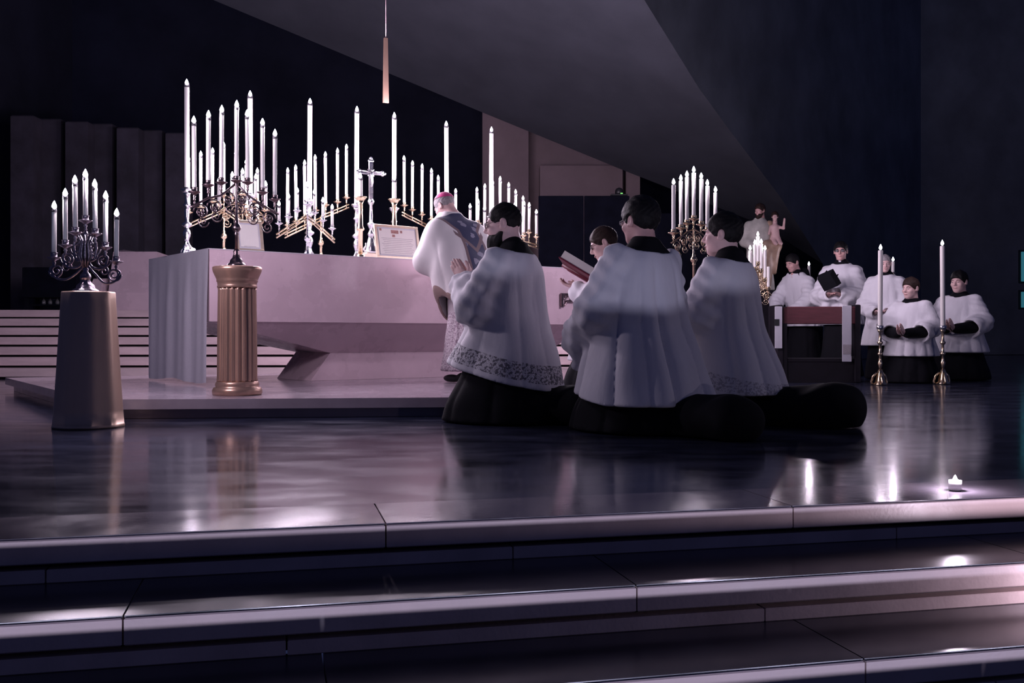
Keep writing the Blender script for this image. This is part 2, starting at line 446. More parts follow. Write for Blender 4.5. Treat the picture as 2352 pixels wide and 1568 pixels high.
def candelabrum(name, label, P0, zb, d, cups, r, m, style='bar', stem_s=0.0, foot_r=0.07, group=None, zknop=None, drop=0.06, barr=0.006, top_stem=None, bar_m=None, pan=1.0):
    """cups = [(s, z)] where z is the bottom of each candle; stem at s = stem_s"""
    sx, sy = P0[0] + d[0] * stem_s, P0[1] + d[1] * stem_s
    o = empty(name, (sx, sy, zb), 0, label, 'candelabrum', group)
    W = lambda s, z: Vector((d[0] * (s - stem_s), d[1] * (s - stem_s), z - zb))
    zs = [c[1] for c in cups]
    ztop = top_stem if top_stem else max(zs) - drop
    H = ztop - zb
    fr = foot_r
    foot = [(fr, 0), (fr, 0.012), (fr * 0.92, 0.02), (fr * 0.72, 0.028), (fr * 0.66, 0.045), (fr * 0.42, 0.06), (fr * 0.30, 0.085), (fr * 0.34, 0.10), (fr * 0.2, 0.115)]
    MB().lathe([(a, z) for a, z in foot], n=20, flute=8, depth=fr * 0.12).build('foot', m, o)
    zk = (zknop - zb) if zknop else H * 0.45
    stem = [(0.010, 0.10), (0.011, zk - 0.05), (0.017, zk - 0.04), (0.012, zk - 0.03), (0.026, zk - 0.012), (0.030, zk), (0.026, zk + 0.012), (0.012, zk + 0.03), (0.016, zk + 0.04), (0.010, zk + 0.05),
            (0.009, H - 0.03), (0.014, H - 0.02), (0.010, H)]
    stem = [p for i, p in enumerate(stem)]
    MB().lathe(stem, n=14).build('stem', m, o)
    key = (name, r)
    pm = pan_mesh(key, r, m, pan)
    for s, z in cups:
        p = W(s, z); link('drip_pan', pm, None, o, p)
    left = sorted([c for c in cups if c[0] < stem_s - 0.01], key=lambda c: -c[0])
    rght = sorted([c for c in cups if c[0] > stem_s + 0.01], key=lambda c: c[0])
    cen_ = [c for c in cups if abs(c[0] - stem_s) <= 0.01]
    for c in cen_:
        MB().tube([W(c[0], c[1] - 0.05), W(stem_s, min(ztop, c[1] - 0.05) - 0.02)], 0.006).build('upright', m, o)
    if style in ('bar', 'rail'):
        for side, fl_ in ((left, -1), (rght, 1)):
            if not side: continue
            st = W(stem_s, ztop - 0.015 if side[0][1] - drop <= ztop else ztop)
            pts = [st] + [W(s, z - drop) for s, z in side]
            ext = pts[-1] + (pts[-1] - pts[-2]).normalized() * 0.03
            bm_ = bar_m or m
            if style == 'rail':
                for dz in (0.0, -0.028):
                    a, b2 = pts[0] + Vector((0, 0, dz)), ext + Vector((0, 0, dz))
                    MB().tube([a, b2], 0.008, 6).build('rail', bm_, o)
            else:
                MB().tube(pts + [ext], barr, 8).build('arm', m, o)
            for s, z in side:
                MB().tube([W(s, z - 0.05), W(s, z - drop - (0.03 if style == 'rail' else 0))], 0.005, 6).build('cup_stalk', m, o)
            if style == 'bar':
                # scrollwork hanging under the arm
                sp = MB()
                for i in range(len(pts) - 1):
                    c = (pts[i] + pts[i + 1]) * 0.5
                    R = min(0.05, (pts[i + 1] - pts[i]).length * 0.62)
                    c = c + Vector((0, 0, -R - 0.012))
                    sp.tube(spiral(c, d, R, 1.7, 1, fl_), 0.0048, 6)
                    sp.tube(spiral(c + Vector((d[0] * fl_ * -0.01, d[1] * fl_ * -0.01, -R * 1.25)), d, R * 0.75, 1.5, -1, -fl_), 0.0045, 6)
                sp.build('scrollwork', m, o)
                for i in range(len(pts) - 1):
                    c = (pts[i] + pts[i + 1]) * 0.5 + Vector((0, 0, -0.075))
                    lf = MB()
                    for q in range(5):
                        a = q * 1.2566
                        lf.tube([c, c + Vector((d[0] * 0.013 * math.cos(a), d[1] * 0.013 * math.cos(a), 0.013 * math.sin(a))), c + Vector((d[0] * 0.024 * math.cos(a), d[1] * 0.024 * math.cos(a), 0.024 * math.sin(a)))], [0.003, 0.008, 0.002], 6)
                    lf.build('rosette', m, o)
    if style == 'scroll':
        for side, fl_ in ((left, -1), (rght, 1)):
            for i, (s, z) in enumerate(side):
                ds = s - stem_s
                z0 = zb + H * (0.62 - 0.12 * i)
                low = min(z - 0.11, z0 - 0.02)
                P = [W(stem_s + 0.004 * fl_, z0 + 0.03), W(stem_s + ds * 0.30, z0 - 0.02), W(stem_s + ds * 0.62, low - 0.01), W(stem_s + ds * 0.95, low), W(stem_s + ds * 1.12, (low + z) / 2 - 0.01), W(s + 0.004 * fl_, z - 0.048)]
                # smooth the arm
                pts = []
                for a in range(len(P) - 1):
                    p0, p1, p2, p3 = P[max(a - 1, 0)], P[a], P[a + 1], P[min(a + 2, len(P) - 1)]
                    for t in (0, .2, .4, .6, .8):
                        pts.append(0.5 * ((2 * p1) + (p2 - p0) * t + (2 * p0 - 5 * p1 + 4 * p2 - p3) * t * t + (3 * p1 - p0 - 3 * p2 + p3) * t ** 3))
                pts.append(P[-1])
                MB().tube(pts, 0.0062, 8).build('arm', m, o)
                sp = MB(); c = W(s - 0.012 * fl_, (low + z) / 2 - 0.018)
                sp.tube(spiral(c, d, 0.040, 1.8, -1, fl_), 0.005, 6)
                sp.tube(spiral(c + Vector((-d[0] * fl_ * 0.055, -d[1] * fl_ * 0.055, 0.02)), d, 0.030, 1.5, 1, -fl_), 0.0042, 6)
                sp.build('scroll', m, o)
        ac = MB()
        for q in range(10):
            a = q * 0.628
            ac.tube([Vector((0.012 * math.cos(a), 0.012 * math.sin(a), H * 0.42)), Vector((0.034 * math.cos(a), 0.034 * math.sin(a), H * 0.60)), Vector((0.022 * math.cos(a), 0.022 * math.sin(a), H * 0.8)), Vector((0.040 * math.cos(a), 0.040 * math.sin(a), H * 0.93))], [0.004, 0.009, 0.006, 0.003], 6)
        ac.build('acanthus_collar', m, o)
    return o

def cand_set(name, label, where, P0, zb, d, spec, r, m, style, stem_px, group, watts=1.0, ring=True, mono=False, **kw):
    """spec = [(flame_px, flame_py, base_py, lit)], all on the vertical plane through P0 along d"""
    cups = []; items = []
    ss, _ = on_plane(stem_px, 500, P0, d)
    for (fx, fy, by, lit) in spec:
        s, pf = on_plane(fx, fy, P0, d)
        _, pb = on_plane(fx, by, P0, d)
        if abs(s - ss) < 0.015: s = ss
        cups.append((s, pb.z)); items.append((s, pb.z, pf.z, lit))
    if mono: kw['top_stem'] = float(np.interp(ss, [c[0] for c in cups], [c[1] for c in cups])) - kw.get('drop', 0.06)
    o = candelabrum(name, label, P0, zb, d, cups, r, m, style, ss, group=None, **kw)
    n = len(items)
    for i, (s, zb_, zf, lit) in enumerate(items):
        s2 = 0.0105 + 0.22 * r
        h = max(0.05, zf - zb_ - s2 * 1.6 - 0.008)
        lab = '%s from the left of %d %s candles on %s' % (ORD[i], n, 'lit' if lit else 'white', where)
        if not lit: lab = 'unlit white candle at the low end of %s' % where
        candle((P0[0] + d[0] * s, P0[1] + d[1] * s, zb_ + 0.003), h, r, lab, group, ring=ring, lit=lit, watts=watts)
    return o

# ---- drum pedestal front left, with its scrolled candelabrum
PD = at(203, 770, 5.48)
mb = MB(); prof = [(0.186, 0), (0.188, 0.008), (0.184, 0.02)] + [(0.184 - 0.044 * t ** 0.9, 0.02 + 0.71 * t) for t in [i / 10 for i in range(11)]] + [(0.137, 0.738), (0.128, 0.738), (0.122, 0.725)]
vs_n = 64
mb.lathe(prof, n=vs_n, flute=9, depth=0.006)
drum = empty('drum_pedestal', (PD.x, PD.y, 0), 0.3, 'tapering dull gold metal drum pedestal holding the scrolled grey candelabrum', 'pedestal')
mb.build('drum_wall', M['drum'], drum)
MB().lathe([(0.123, 0.700), (0.1235, 0.726), (0.12, 0.728)], n=32).build('drum_top', M['drum'], drum)
cand_set('scroll_candelabrum', 'grey wrought seven-armed candelabrum with curled scroll arms on the drum pedestal', 'the scrolled grey candelabrum',
         (PD.x, PD.y), 0.729, (1.0, 0.0),
         [(124, 473, 591, 1), (150, 444, 562, 1), (173, 414, 533, 1), (195, 400, 506, 1), (218.5, 423, 536, 1), (242, 450, 567, 1), (267, 490, 600, 1)],
         0.0128, M['iron'], 'scroll', 196.5, 'candles on the scrolled candelabrum', watts=0.75, foot_r=0.075, zknop=0.82)

# ---- its twin on the other side of the sanctuary, beyond the right edge of the picture
PT = Vector((4.7, 5.3, 0))
drum2 = empty('drum_pedestal', (PT.x, PT.y, 0), 0.3, 'twin gold drum pedestal out of view to the right', 'pedestal')
for ch in list(drum.children):
    c2 = ch.copy(); COL.objects.link(c2); c2.parent = drum2
off = CX + PT.x / PT.y * F - 203
cand_set('scroll_candelabrum', 'twin grey scrolled candelabrum out of view to the right', 'the twin scrolled candelabrum',
         (PT.x, PT.y), 0.729, (1.0, 0.0),
         [(x + off, y, b2, 1) for x, y, b2 in ((124, 473, 591), (150, 444, 562), (173, 414, 533), (195, 400, 506), (218.5, 423, 536), (242, 450, 567), (267, 490, 600))],
         0.0128, M['iron'], 'scroll', 196.5 + off, 'candles on the twin scrolled candelabrum', watts=0.6, foot_r=0.075, zknop=0.82)

# ---- fluted gold column on the platform, with its bronze candelabrum
PC = at(545, 770, 6.42)
colm = empty('fluted_column', (PC.x, PC.y, PZ), 0, 'gold painted fluted column stand on the altar platform edge', 'column')
H = 0.82
MB().lathe([(0.150, 0), (0.156, 0.012), (0.156, 0.03), (0.148, 0.048), (0.134, 0.052), (0.138, 0.065), (0.134, 0.08), (0.128, 0.088)], n=40).build('column_base', M['gold_paint'], colm)
MB().lathe([(0.128, 0.088), (0.128, 0.10), (0.126, 0.11), (0.124, 0.40), (0.120, 0.67), (0.122, 0.685)], n=96, flute=20, depth=0.016).build('fluted_shaft', M['gold_paint'], colm)
MB().lathe([(0.122, 0.685), (0.126, 0.69), (0.122, 0.70), (0.124, 0.72), (0.130, 0.725), (0.128, 0.735), (0.134, 0.75), (0.150, 0.785), (0.154, 0.80), (0.154, 0.815), (0.148, 0.82)], n=40).build('column_capital', M['gold_paint'], colm)
cand_set('bronze_candelabrum', 'dark bronze candelabrum with sloping scrollwork arms on the fluted gold column', 'the dark bronze candelabrum',
         (PC.x, PC.y), PZ + H, (AU.x, AU.y),
         [(446, 277, 440, 1), (478, 264, 424, 1), (508, 252, 418, 1), (539.5, 240, 414, 1), (569, 262, 418, 1), (603, 282, 441, 1), (631, 307, 457, 1)],
         0.0135, M['bronze'], 'bar', 543, 'candles on the bronze candelabrum', watts=0.6, foot_r=0.06, zknop=1.19, drop=0.085, barr=0.007, top_stem=1.49)

# ---- seven tall silver candlesticks along the altar
def tall_stick(u, v, label, candle_label, hs, zc):
    p = alt(u, v, AZ)
    o = empty('altar_candlestick', p, 0, label, 'candlestick', 'tall silver altar candlesticks')
    MB().lathe([(0.062, 0), (0.062, 0.012), (0.050, 0.025), (0.036, 0.06), (0.040, 0.075), (0.022, 0.10), (0.014, 0.13)], n=24, flute=3, depth=0.012).build('tripod_foot', M['silver'], o)
    for q in range(3):
        a = q * 2.0944 + 0.5
        MB().tube([Vector((0.03 * math.cos(a), 0.03 * math.sin(a), 0.07)), Vector((0.06 * math.cos(a), 0.06 * math.sin(a), 0.055)), Vector((0.072 * math.cos(a), 0.072 * math.sin(a), 0.02)), Vector((0.062 * math.cos(a), 0.062 * math.sin(a), 0.002))], [0.008, 0.011, 0.010, 0.012], 8).build('claw_foot', M['silver'], o)
    MB().lathe([(0.014, 0.12), (0.020, 0.14), (0.030, 0.165), (0.034, 0.185), (0.026, 0.21), (0.014, 0.225), (0.020, 0.235), (0.040, 0.25), (0.042, 0.262), (0.026, 0.275), (0.015, 0.285),
                (0.020, 0.32), (0.022, 0.36), (0.017, 0.40), (0.030, 0.412), (0.032, 0.42), (0.018, 0.43), (0.016, hs - 0.06), (0.024, hs - 0.05), (0.030, hs - 0.035)], n=18).build('shaft', M['silver'], o)
    MB().lathe([(0.024, hs - 0.04), (0.046, hs - 0.015), (0.050, hs - 0.004), (0.044, hs), (0.026, hs - 0.006), (0.025, hs + 0.012), (0.022, hs + 0.012), (0.021, hs - 0.004)], n=20).build('drip_cup', M['silver'], o)
    candle(p + Vector((0, 0, hs)), zc - (p.z + hs) - 0.03, 0.0205, candle_label, 'tall altar candles', ring=True, watts=1.5, name='tall_candle')
Pv = alt(0, 0.815)
for i, (fx, fy) in enumerate(((415, 188), (575, 217), (711, 233), (819, 252), (905, 266), (1026, 285), (1128, 298))):
    s, p = on_plane(fx, fy, (Pv.x, Pv.y), (AU.x, AU.y))
    s = max(s, 0.0)
    tall_stick(s, 0.815, 'ornate silver candlestick on the altar, %s from the left of the seven tallest' % ORD[i],
               'thick tall white candle on the altar, %s from the left of the seven tallest' % ORD[i], 0.55, p.z)

# ---- candelabra standing on the altar in front of and behind the tall candles
def on_altar(name, label, where, v, spec, r, m, style, stem_px, group, **kw):
    P0 = alt(0, v)
    return cand_set(name, label, where, (P0.x, P0.y), AZ, (AU.x, AU.y), spec, r, m, style, stem_px, group, **kw)
g = 'candles on the altar candelabra'
on_altar('altar_candelabrum', 'brass seven-light candelabrum with sloping rails behind the bronze one at the altar near end', 'the near end tall brass candelabrum', 1.10,
         [(433, 365, 487, 1), (461, 354, 476, 1), (488, 347, 462, 1), (514, 334, 449, 1), (541, 352, 466, 1), (566, 372, 484, 1), (591, 393, 504, 1)],
         0.0135, M['brass'], 'rail', 514, g, watts=0.9, drop=0.10, foot_r=0.06)
on_altar('altar_candelabrum', 'low brass five-light candelabrum between the bronze candelabrum and the near framed card', 'the low five-light brass candelabrum', 0.55,
         [(503, 415, 468, 1), (533, 402, 452, 1), (557, 394, 446, 1), (587, 406, 462, 1), (610, 423, 482, 1)],
         0.0135, M['brass'], 'bar', 557, g, watts=0.7, foot_r=0.05)
on_altar('altar_candelabrum', 'silver seven-light candelabrum with arms sloping down both sides, third tall candle behind it', 'the peaked silver altar candelabrum', 0.55,
         [(641, 468, 512, 1), (663, 451, 497, 1), (683, 438, 483, 1), (703, 424, 468, 1), (722.5, 441, 488, 1), (742, 460, 505, 1), (763, 476, 524, 1)],
         0.0125, M['silver'], 'rail', 706, g, watts=0.7, foot_r=0.06, drop=0.08, bar_m=M['brass'])
on_altar('altar_candelabrum', 'brass candelabrum whose seven candles climb toward the crucifix', 'the candelabrum climbing toward the crucifix', 1.10,
         [(660, 392, 516, 1), (680, 385, 508, 1), (700, 374, 498, 1), (724.5, 362, 482, 1), (748, 355, 470, 1), (775, 347, 463, 1), (795.5, 338, 453, 1)],
         0.0135, M['brass'], 'rail', 737, g, mono=True, watts=0.9, foot_r=0.055, drop=0.08)
on_altar('altar_candelabrum', 'brass candelabrum whose seven candles descend from the crucifix toward the bowing priest', 'the candelabrum descending toward the priest', 1.10,
         [(928.5, 364, 471, 1), (947, 375.5, 481, 1), (969, 382.5, 492, 1), (990.5, 393, 502, 1), (1007, 409, 512, 1), (1027, 429, 524, 1), (1047, 439, 534, 1)],
         0.0135, M['brass'], 'rail', 980, g, mono=True, watts=0.9, foot_r=0.055, drop=0.08)
on_altar('altar_candelabrum', 'tall brass seven-light candelabrum beyond the bowing priest at the far end of the altar', 'the tall candelabrum beyond the priest', 1.10,
         [(1095.5, 436, 535, 1), (1113, 428, 527, 1), (1132, 420, 520, 1), (1148.5, 411, 512, 1), (1168.5, 425, 526, 1), (1185, 441, 538, 1), (1201, 456, 548, 1)],
         0.0135, M['brass'], 'rail', 1148.5, g, watts=0.9, foot_r=0.055, drop=0.08)
on_altar('altar_candelabrum', 'low brass candelabrum with short candles beyond the kneeling bearded server', 'the low candelabrum behind the bearded server', 0.55,
         [(1080, 474, 522, 1), (1098, 463, 512, 1), (1113, 479, 530, 1), (1183, 471, 534, 1), (1203, 467, 540, 1), (1215, 471, 533, 1), (1232, 487, 543, 1)],
         0.0125, M['brass'], 'rail', 1160, g, watts=0.7, foot_r=0.06, drop=0.08)
# ---- two plain gold candlesticks either side of the crucifix
for (fx, fy, by, v, side) in ((828, 405, 452, 0.42, 'left'), (905.5, 410, 457, 0.52, 'right')):
    P0 = alt(0, v); s, pf = on_plane(fx, fy, (P0.x, P0.y), (AU.x, AU.y)); _, pb = on_plane(fx, by, (P0.x, P0.y), (AU.x, AU.y))
    hs = pb.z - AZ
    o = empty('gold_candlestick', (pf.x, pf.y, AZ), 0, 'plain gold column candlestick with a wide drip pan, %s of the crucifix' % side, 'candlestick', 'plain gold candlesticks')
    MB().lathe([(0.055, 0), (0.055, 0.014), (0.040, 0.022), (0.036, 0.05), (0.022, 0.06)], n=24).build('foot', M['brass'], o)
    MB().lathe([(0.020, 0.055), (0.020, hs * 0.5 - 0.02), (0.034, hs * 0.5 - 0.01), (0.036, hs * 0.5), (0.022, hs * 0.5 + 0.02), (0.020, hs - 0.06), (0.032, hs - 0.03)], n=20).build('shaft', M['brass'], o)
    MB().lathe([(0.026, hs - 0.04), (0.044, hs - 0.018), (0.058, hs - 0.004), (0.056, hs), (0.024, hs - 0.008), (0.022, hs - 0.01)], n=24).build('drip_pan', M['brass'], o)
    candle((pf.x, pf.y, hs + AZ - 0.008), pf.z - pb.z - 0.02, 0.019, 'short thick lit candle on the plain gold stick, %s of the crucifix' % side, 'candles on plain gold sticks', watts=0.9)

# ---- crucifix on its gold plinth
P0 = alt(0, 0.62); s, pc = on_plane(852, 365, (P0.x, P0.y), (AU.x, AU.y))
_, pb = on_plane(852, 545, (P0.x, P0.y), (AU.x, AU.y))
cr = empty('altar_crucifix', (pc.x, pc.y, AZ), ARZ * 0.8, 'ornate silver altar crucifix on a gold plinth behind the large framed card', 'crucifix')
ztop = pc.z - AZ
MB().box((0, 0, 0.045), (0.19, 0.13, 0.09), bev=0.008).build('plinth', M['gilt'], cr)
MB().lathe([(0.075, 0.09), (0.07, 0.105), (0.05, 0.14), (0.036, 0.19), (0.030, 0.215), (0.018, 0.235)], n=24, flute=6, depth=0.01).build('cross_foot', M['silver'], cr)
for q in range(6):
    a = q * 1.047
    MB().tube([(0.05 * math.cos(a), 0.05 * math.sin(a), 0.10), (0.07 * math.cos(a), 0.07 * math.sin(a), 0.125), (0.045 * math.cos(a), 0.045 * math.sin(a), 0.155), (0.05 * math.cos(a), 0.05 * math.sin(a), 0.18)], [0.012, 0.014, 0.010, 0.008], 8).build('foot_scroll', M['silver'], cr)
zc0 = ztop - 0.30
MB().lathe([(0.016, 0.23), (0.026, 0.25), (0.034, 0.262), (0.022, 0.28), (0.014, 0.30), (0.020, 0.32), (0.034, 0.345), (0.036, 0.355), (0.016, 0.37), (0.014, zc0 - 0.12), (0.028, zc0 - 0.10), (0.030, zc0 - 0.08), (0.016, zc0 - 0.06)], n=18).build('knopped_stem', M['silver'], cr)
MB().box((0, 0, (zc0 - 0.07 + ztop - 0.02) / 2), (0.036, 0.018, ztop - 0.02 - zc0 + 0.07), bev=0.004).build('cross_upright', M['silver'], cr)
zx = ztop - 0.125
MB().box((0, 0, zx), (0.235, 0.018, 0.034), bev=0.004).build('cross_bar', M['silver'], cr)
for (x, z) in ((-0.118, zx), (0.118, zx), (0, ztop - 0.01)):
    tb = MB()
    for q in range(3):
        a = q * 2.0944 + (0 if x > 0 else math.pi if x < 0 else math.pi / 2)
        tb.lathe([(0.004, -0.014), (0.014, -0.008), (0.016, 0), (0.014, 0.008), (0.004, 0.014)], (x + 0.014 * math.cos(a), 0, z + 0.014 * math.sin(a)), 12)
    tb.build('trefoil_end', M['silver'], cr)
for q in range(4):
    a = q * 1.5708 + 0.785
    MB().tube([(0.012 * math.cos(a), 0, zx + 0.012 * math.sin(a)), (0.034 * math.cos(a), 0, zx + 0.034 * math.sin(a)), (0.046 * math.cos(a), 0, zx + 0.046 * math.sin(a))], [0.004, 0.007, 0.001], 6).build('ray', M['silver'], cr)
fg = MB()
fg.tube([(0, -0.018, zx - 0.13), (0.006, -0.026, zx - 0.085), (0, -0.020, zx - 0.05), (0, -0.022, zx - 0.012), (0, -0.022, zx + 0.004)], [0.006, 0.010, 0.012, 0.014, 0.008], 8)
for sgn in (-1, 1):
    fg.tube([(0, -0.02, zx - 0.005), (sgn * 0.04, -0.018, zx + 0.008), (sgn * 0.085, -0.014, zx + 0.012)], [0.007, 0.0055, 0.004], 6)
fg.lathe([(0.002, -0.013), (0.010, -0.006), (0.010, 0.006), (0.002, 0.013)], (0.003, -0.026, zx + 0.018), 10)
fg.build('corpus', M['silver'], cr)

# ---- framed cards leaning on the altar
def framed_card(c, w_, h_, lean, rz, label, ornaments, lines):
    o = empty('framed_card', c, rz, label, 'framed card')
    o.rotation_euler = (-lean, 0, rz)
    t = 0.022
    for (x, z, sx, sz) in ((0, t / 2, w_, t), (0, h_ - t / 2, w_, t), (-w_ / 2 + t / 2, h_ / 2, t, h_ - 2 * t), (w_ / 2 - t / 2, h_ / 2, t, h_ - 2 * t)):
        MB().box((x, 0, z), (sx, 0.022, sz), bev=0.003).build('frame_bar', M['gilt'], o)
    MB().box((0, 0.004, h_ / 2), (w_ - 2 * t + 0.004, 0.010, h_ - 2 * t + 0.004)).build('mat_board', M['white_paint'], o)
    pg = MB().box((0, -0.003, h_ / 2), (w_ - 2 * t - 0.03, 0.006, h_ - 2 * t - 0.03)).build('printed_sheet', M['paper'], o)
    for (x, z, sx, sz) in ornaments:
        MB().box((x, -0.0065, z), (sx, 0.001, sz)).build('ornament', M['ink_red'], pg)
    ln = MB()
    for (x, z, sx) in lines: ln.box((x, -0.0064, z), (sx, 0.0008, 0.0035))
    if lines: ln.build('text_lines', M['ink_grey'], pg)
    # strut behind
    MB().tube([(0, 0.012, h_ * 0.7), (0, 0.14, 0.0 + 0.14 * math.tan(lean) + 0.004)], 0.006, 6).build('easel_strut', M['darkwood'], o)
    return o
P0 = alt(0, 0.10)
s0, pa = on_plane(866, 597, (P0.x, P0.y), (AU.x, AU.y)); s1, pb = on_plane(966, 601, (P0.x, P0.y), (AU.x, AU.y))
s2, pt = on_plane(900, 524, (P0.x, P0.y), (AU.x, AU.y))
c = alt((s0 + s1) / 2, 0.10, AZ + 0.004)
w_, h_ = (s1 - s0), 0.30
framed_card(c, w_, h_, 0.20, ARZ, 'large gilt framed altar card of printed text below the crucifix',
            [(-0.02, h_ * 0.80, 0.075, 0.03), (0.045, h_ * 0.81, 0.022, 0.022), (-0.035, h_ * 0.68, 0.028, 0.022), (-0.16, h_ * 0.85, 0.02, 0.02)],
            [(0.0, h_ * 0.60 - i * 0.016, w_ * 0.72 - (i % 3) * 0.02) for i in range(9)])
P0 = alt(0, 0.16)
s0, pa = on_plane(552, 577, (P0.x, P0.y), (AU.x, AU.y)); s1, pb = on_plane(598, 579, (P0.x, P0.y), (AU.x, AU.y))
framed_card(alt((s0 + s1) / 2 + 0.0, 0.16, AZ + 0.004), s1 - s0 + 0.06, 0.255, 0.20, ARZ, 'small gilt framed card behind the bronze candelabrum stem', [],
            [(0.0, 0.042, 0.1)])

# ---- hanging bronze bar over the altar
p = at(886, 236, 9.6)
hb = empty('hanging_bar', p, 0.5, 'slim bronze bar hanging on a thin rod above the crucifix', 'hanging bar')
MB().hull8([(-0.028, -0.012, 0), (0.028, -0.012, 0), (0.028, 0.012, 0), (-0.028, 0.012, 0)], [(-0.018, -0.010, 0.62), (0.018, -0.010, 0.62), (0.018, 0.010, 0.62), (-0.018, 0.010, 0.62)]).build('bar_blade', M['gold_paint'], hb)
MB().lathe([(0.006, 0.61), (0.006, 3.2)], n=8).build('suspension_rod', M['bronze'], hb)

# ---- ornate gilt bracket on the altar front
P0 = alt(0, -0.02); s0, pa = on_plane(1288, 673, (P0.x, P0.y), (AU.x, AU.y)); s1, pb = on_plane(1352, 703, (P0.x, P0.y), (AU.x, AU.y))
br = empty('gilt_bracket', (pa.x, pa.y, pa.z - 0.13), ARZ, 'small gilt openwork bracket on the altar front beside the open book', 'bracket')
wd = s1 - s0
MB().box((wd / 2, 0, 0.122), (wd, 0.022, 0.016), bev=0.003).build('top_rail', M['bronze'], br)
MB().box((wd * 0.5 + 0.03, 0, 0.058), (wd - 0.06, 0.022, 0.012), bev=0.003).build('lower_rail', M['bronze'], br)
MB().box((0.012, 0, 0.06), (0.024, 0.022, 0.12), bev=0.003).build('end_post', M['bronze'], br)
MB().tube([(0.02, 0, 0.02), (0.05, 0, 0.012), (0.06, 0, 0.03), (0.075, 0, 0.055)], 0.008, 8).build('curl', M['bronze'], br)
for q in range(3):
    MB().tube(spiral((0.07 + q * 0.075, 0, 0.09), (1, 0), 0.024, 1.1, 1, 1), 0.005, 6).build('scroll_ring', M['bronze'], br)

# ---- floor candlesticks, votive lights
def votive(pos, label, h=0.032, r=0.02, watts=0.35, group='votive lights on the steps'):
    o = empty('votive_light', pos, 0, label, 'candle', group)
    MB().lathe([(r * 0.9, 0), (r, 0.003), (r, h), (r * 0.9, h), (r * 0.9, 0.012), (0.001, 0.012)], n=20).build('glass_cup', M['tin'], o)
    MB().lathe([(r * 0.84, 0.004), (r * 0.84, h * 0.6), (0.002, h * 0.6)], n=16).build('wax', M['wax'], o)
    k = link('flame', flame_me, None, o, (0, 0, h * 0.6 + 0.004)); k.scale = (0.008, 0.008, 0.026)
    d = bpy.data.lights.new('votive_flame_light', 'POINT'); d.energy = CANDLE_W * watts; d.color = CANDLE_COL; d.shadow_soft_size = 0.01
    l = bpy.data.objects.new('votive_flame_light', d); COL.objects.link(l); l.parent = o; l.location = (0, 0, h * 0.6 + 0.045)
p = at(2194, 1126, 3.23)
votive((p.x, p.y, 0.001), 'small lit votive candle on the edge of the black floor, far right')
q = en(2.25, noses[2] + 0.16)
votive((q[0], q[1], -RISE * 2 + 0.001), 'votive light on the right end of the third step', h=0.06, r=0.028, watts=0.9)
P0 = alt(0, 0.55); s, p = on_plane(466, 577, (P0.x, P0.y), (AU.x, AU.y))
votive(alt(-0.04, 0.58, AZ + 0.001), 'tiny lit votive candle on the near end of the altar cloth', watts=0.3, group='votive lights on the altar')

for (fx, fy, by, gx, gy, lab) in ((2022, 568, 750, 2021, 884, 'on the floor before the choir, nearer the pew'), (2170, 558, 750, 2161, 882, 'on the floor before the far right server')):
    Y = EYE * F / (gy - HOR)
    g0 = at((fx + gx) / 2, gy, Y); cb = at(fx, by, Y); cf = at(fx, fy, Y)
    o = empty('floor_candlestick', (g0.x, g0.y, 0.0), 0, 'ornate gilt candlestick %s' % lab, 'candlestick', 'processional candlesticks')
    hs = cb.z
    MB().lathe([(0.075, 0), (0.075, 0.012), (0.055, 0.03), (0.050, 0.06), (0.038, 0.10), (0.030, 0.135), (0.016, 0.16)], n=24, flute=3, depth=0.015).build('tripod_foot', M['brass'], o)
    for q in range(3):
        a = q * 2.0944 + 0.4
        MB().tube([(0.035 * math.cos(a), 0.035 * math.sin(a), 0.12), (0.07 * math.cos(a), 0.07 * math.sin(a), 0.085), (0.09 * math.cos(a), 0.09 * math.sin(a), 0.03), (0.082 * math.cos(a), 0.082 * math.sin(a), 0.004)], [0.008, 0.013, 0.011, 0.014], 8).build('claw_foot', M['brass'], o)
    MB().lathe([(0.014, 0.15), (0.018, 0.19), (0.026, 0.22), (0.016, 0.24), (0.012, 0.29), (0.020, 0.30), (0.030, 0.315), (0.014, 0.33), (0.013, 0.40), (0.024, 0.415), (0.030, 0.43), (0.016, 0.445), (0.013, hs - 0.06), (0.022, hs - 0.05), (0.028, hs - 0.03)], n=18).build('shaft', M['brass'], o)
    MB().lathe([(0.024, hs - 0.035), (0.034, hs - 0.015), (0.036, hs + 0.01), (0.030, hs + 0.012), (0.026, hs - 0.01)], n=18).build('socket', M['silver'], o)
    candle((g0.x, g0.y, hs - 0.008), cf.z - cb.z - 0.02, 0.0235, 'tall thick lit candle %s' % lab, 'processional candles', watts=0.5, name='tall_candle', ring=False)
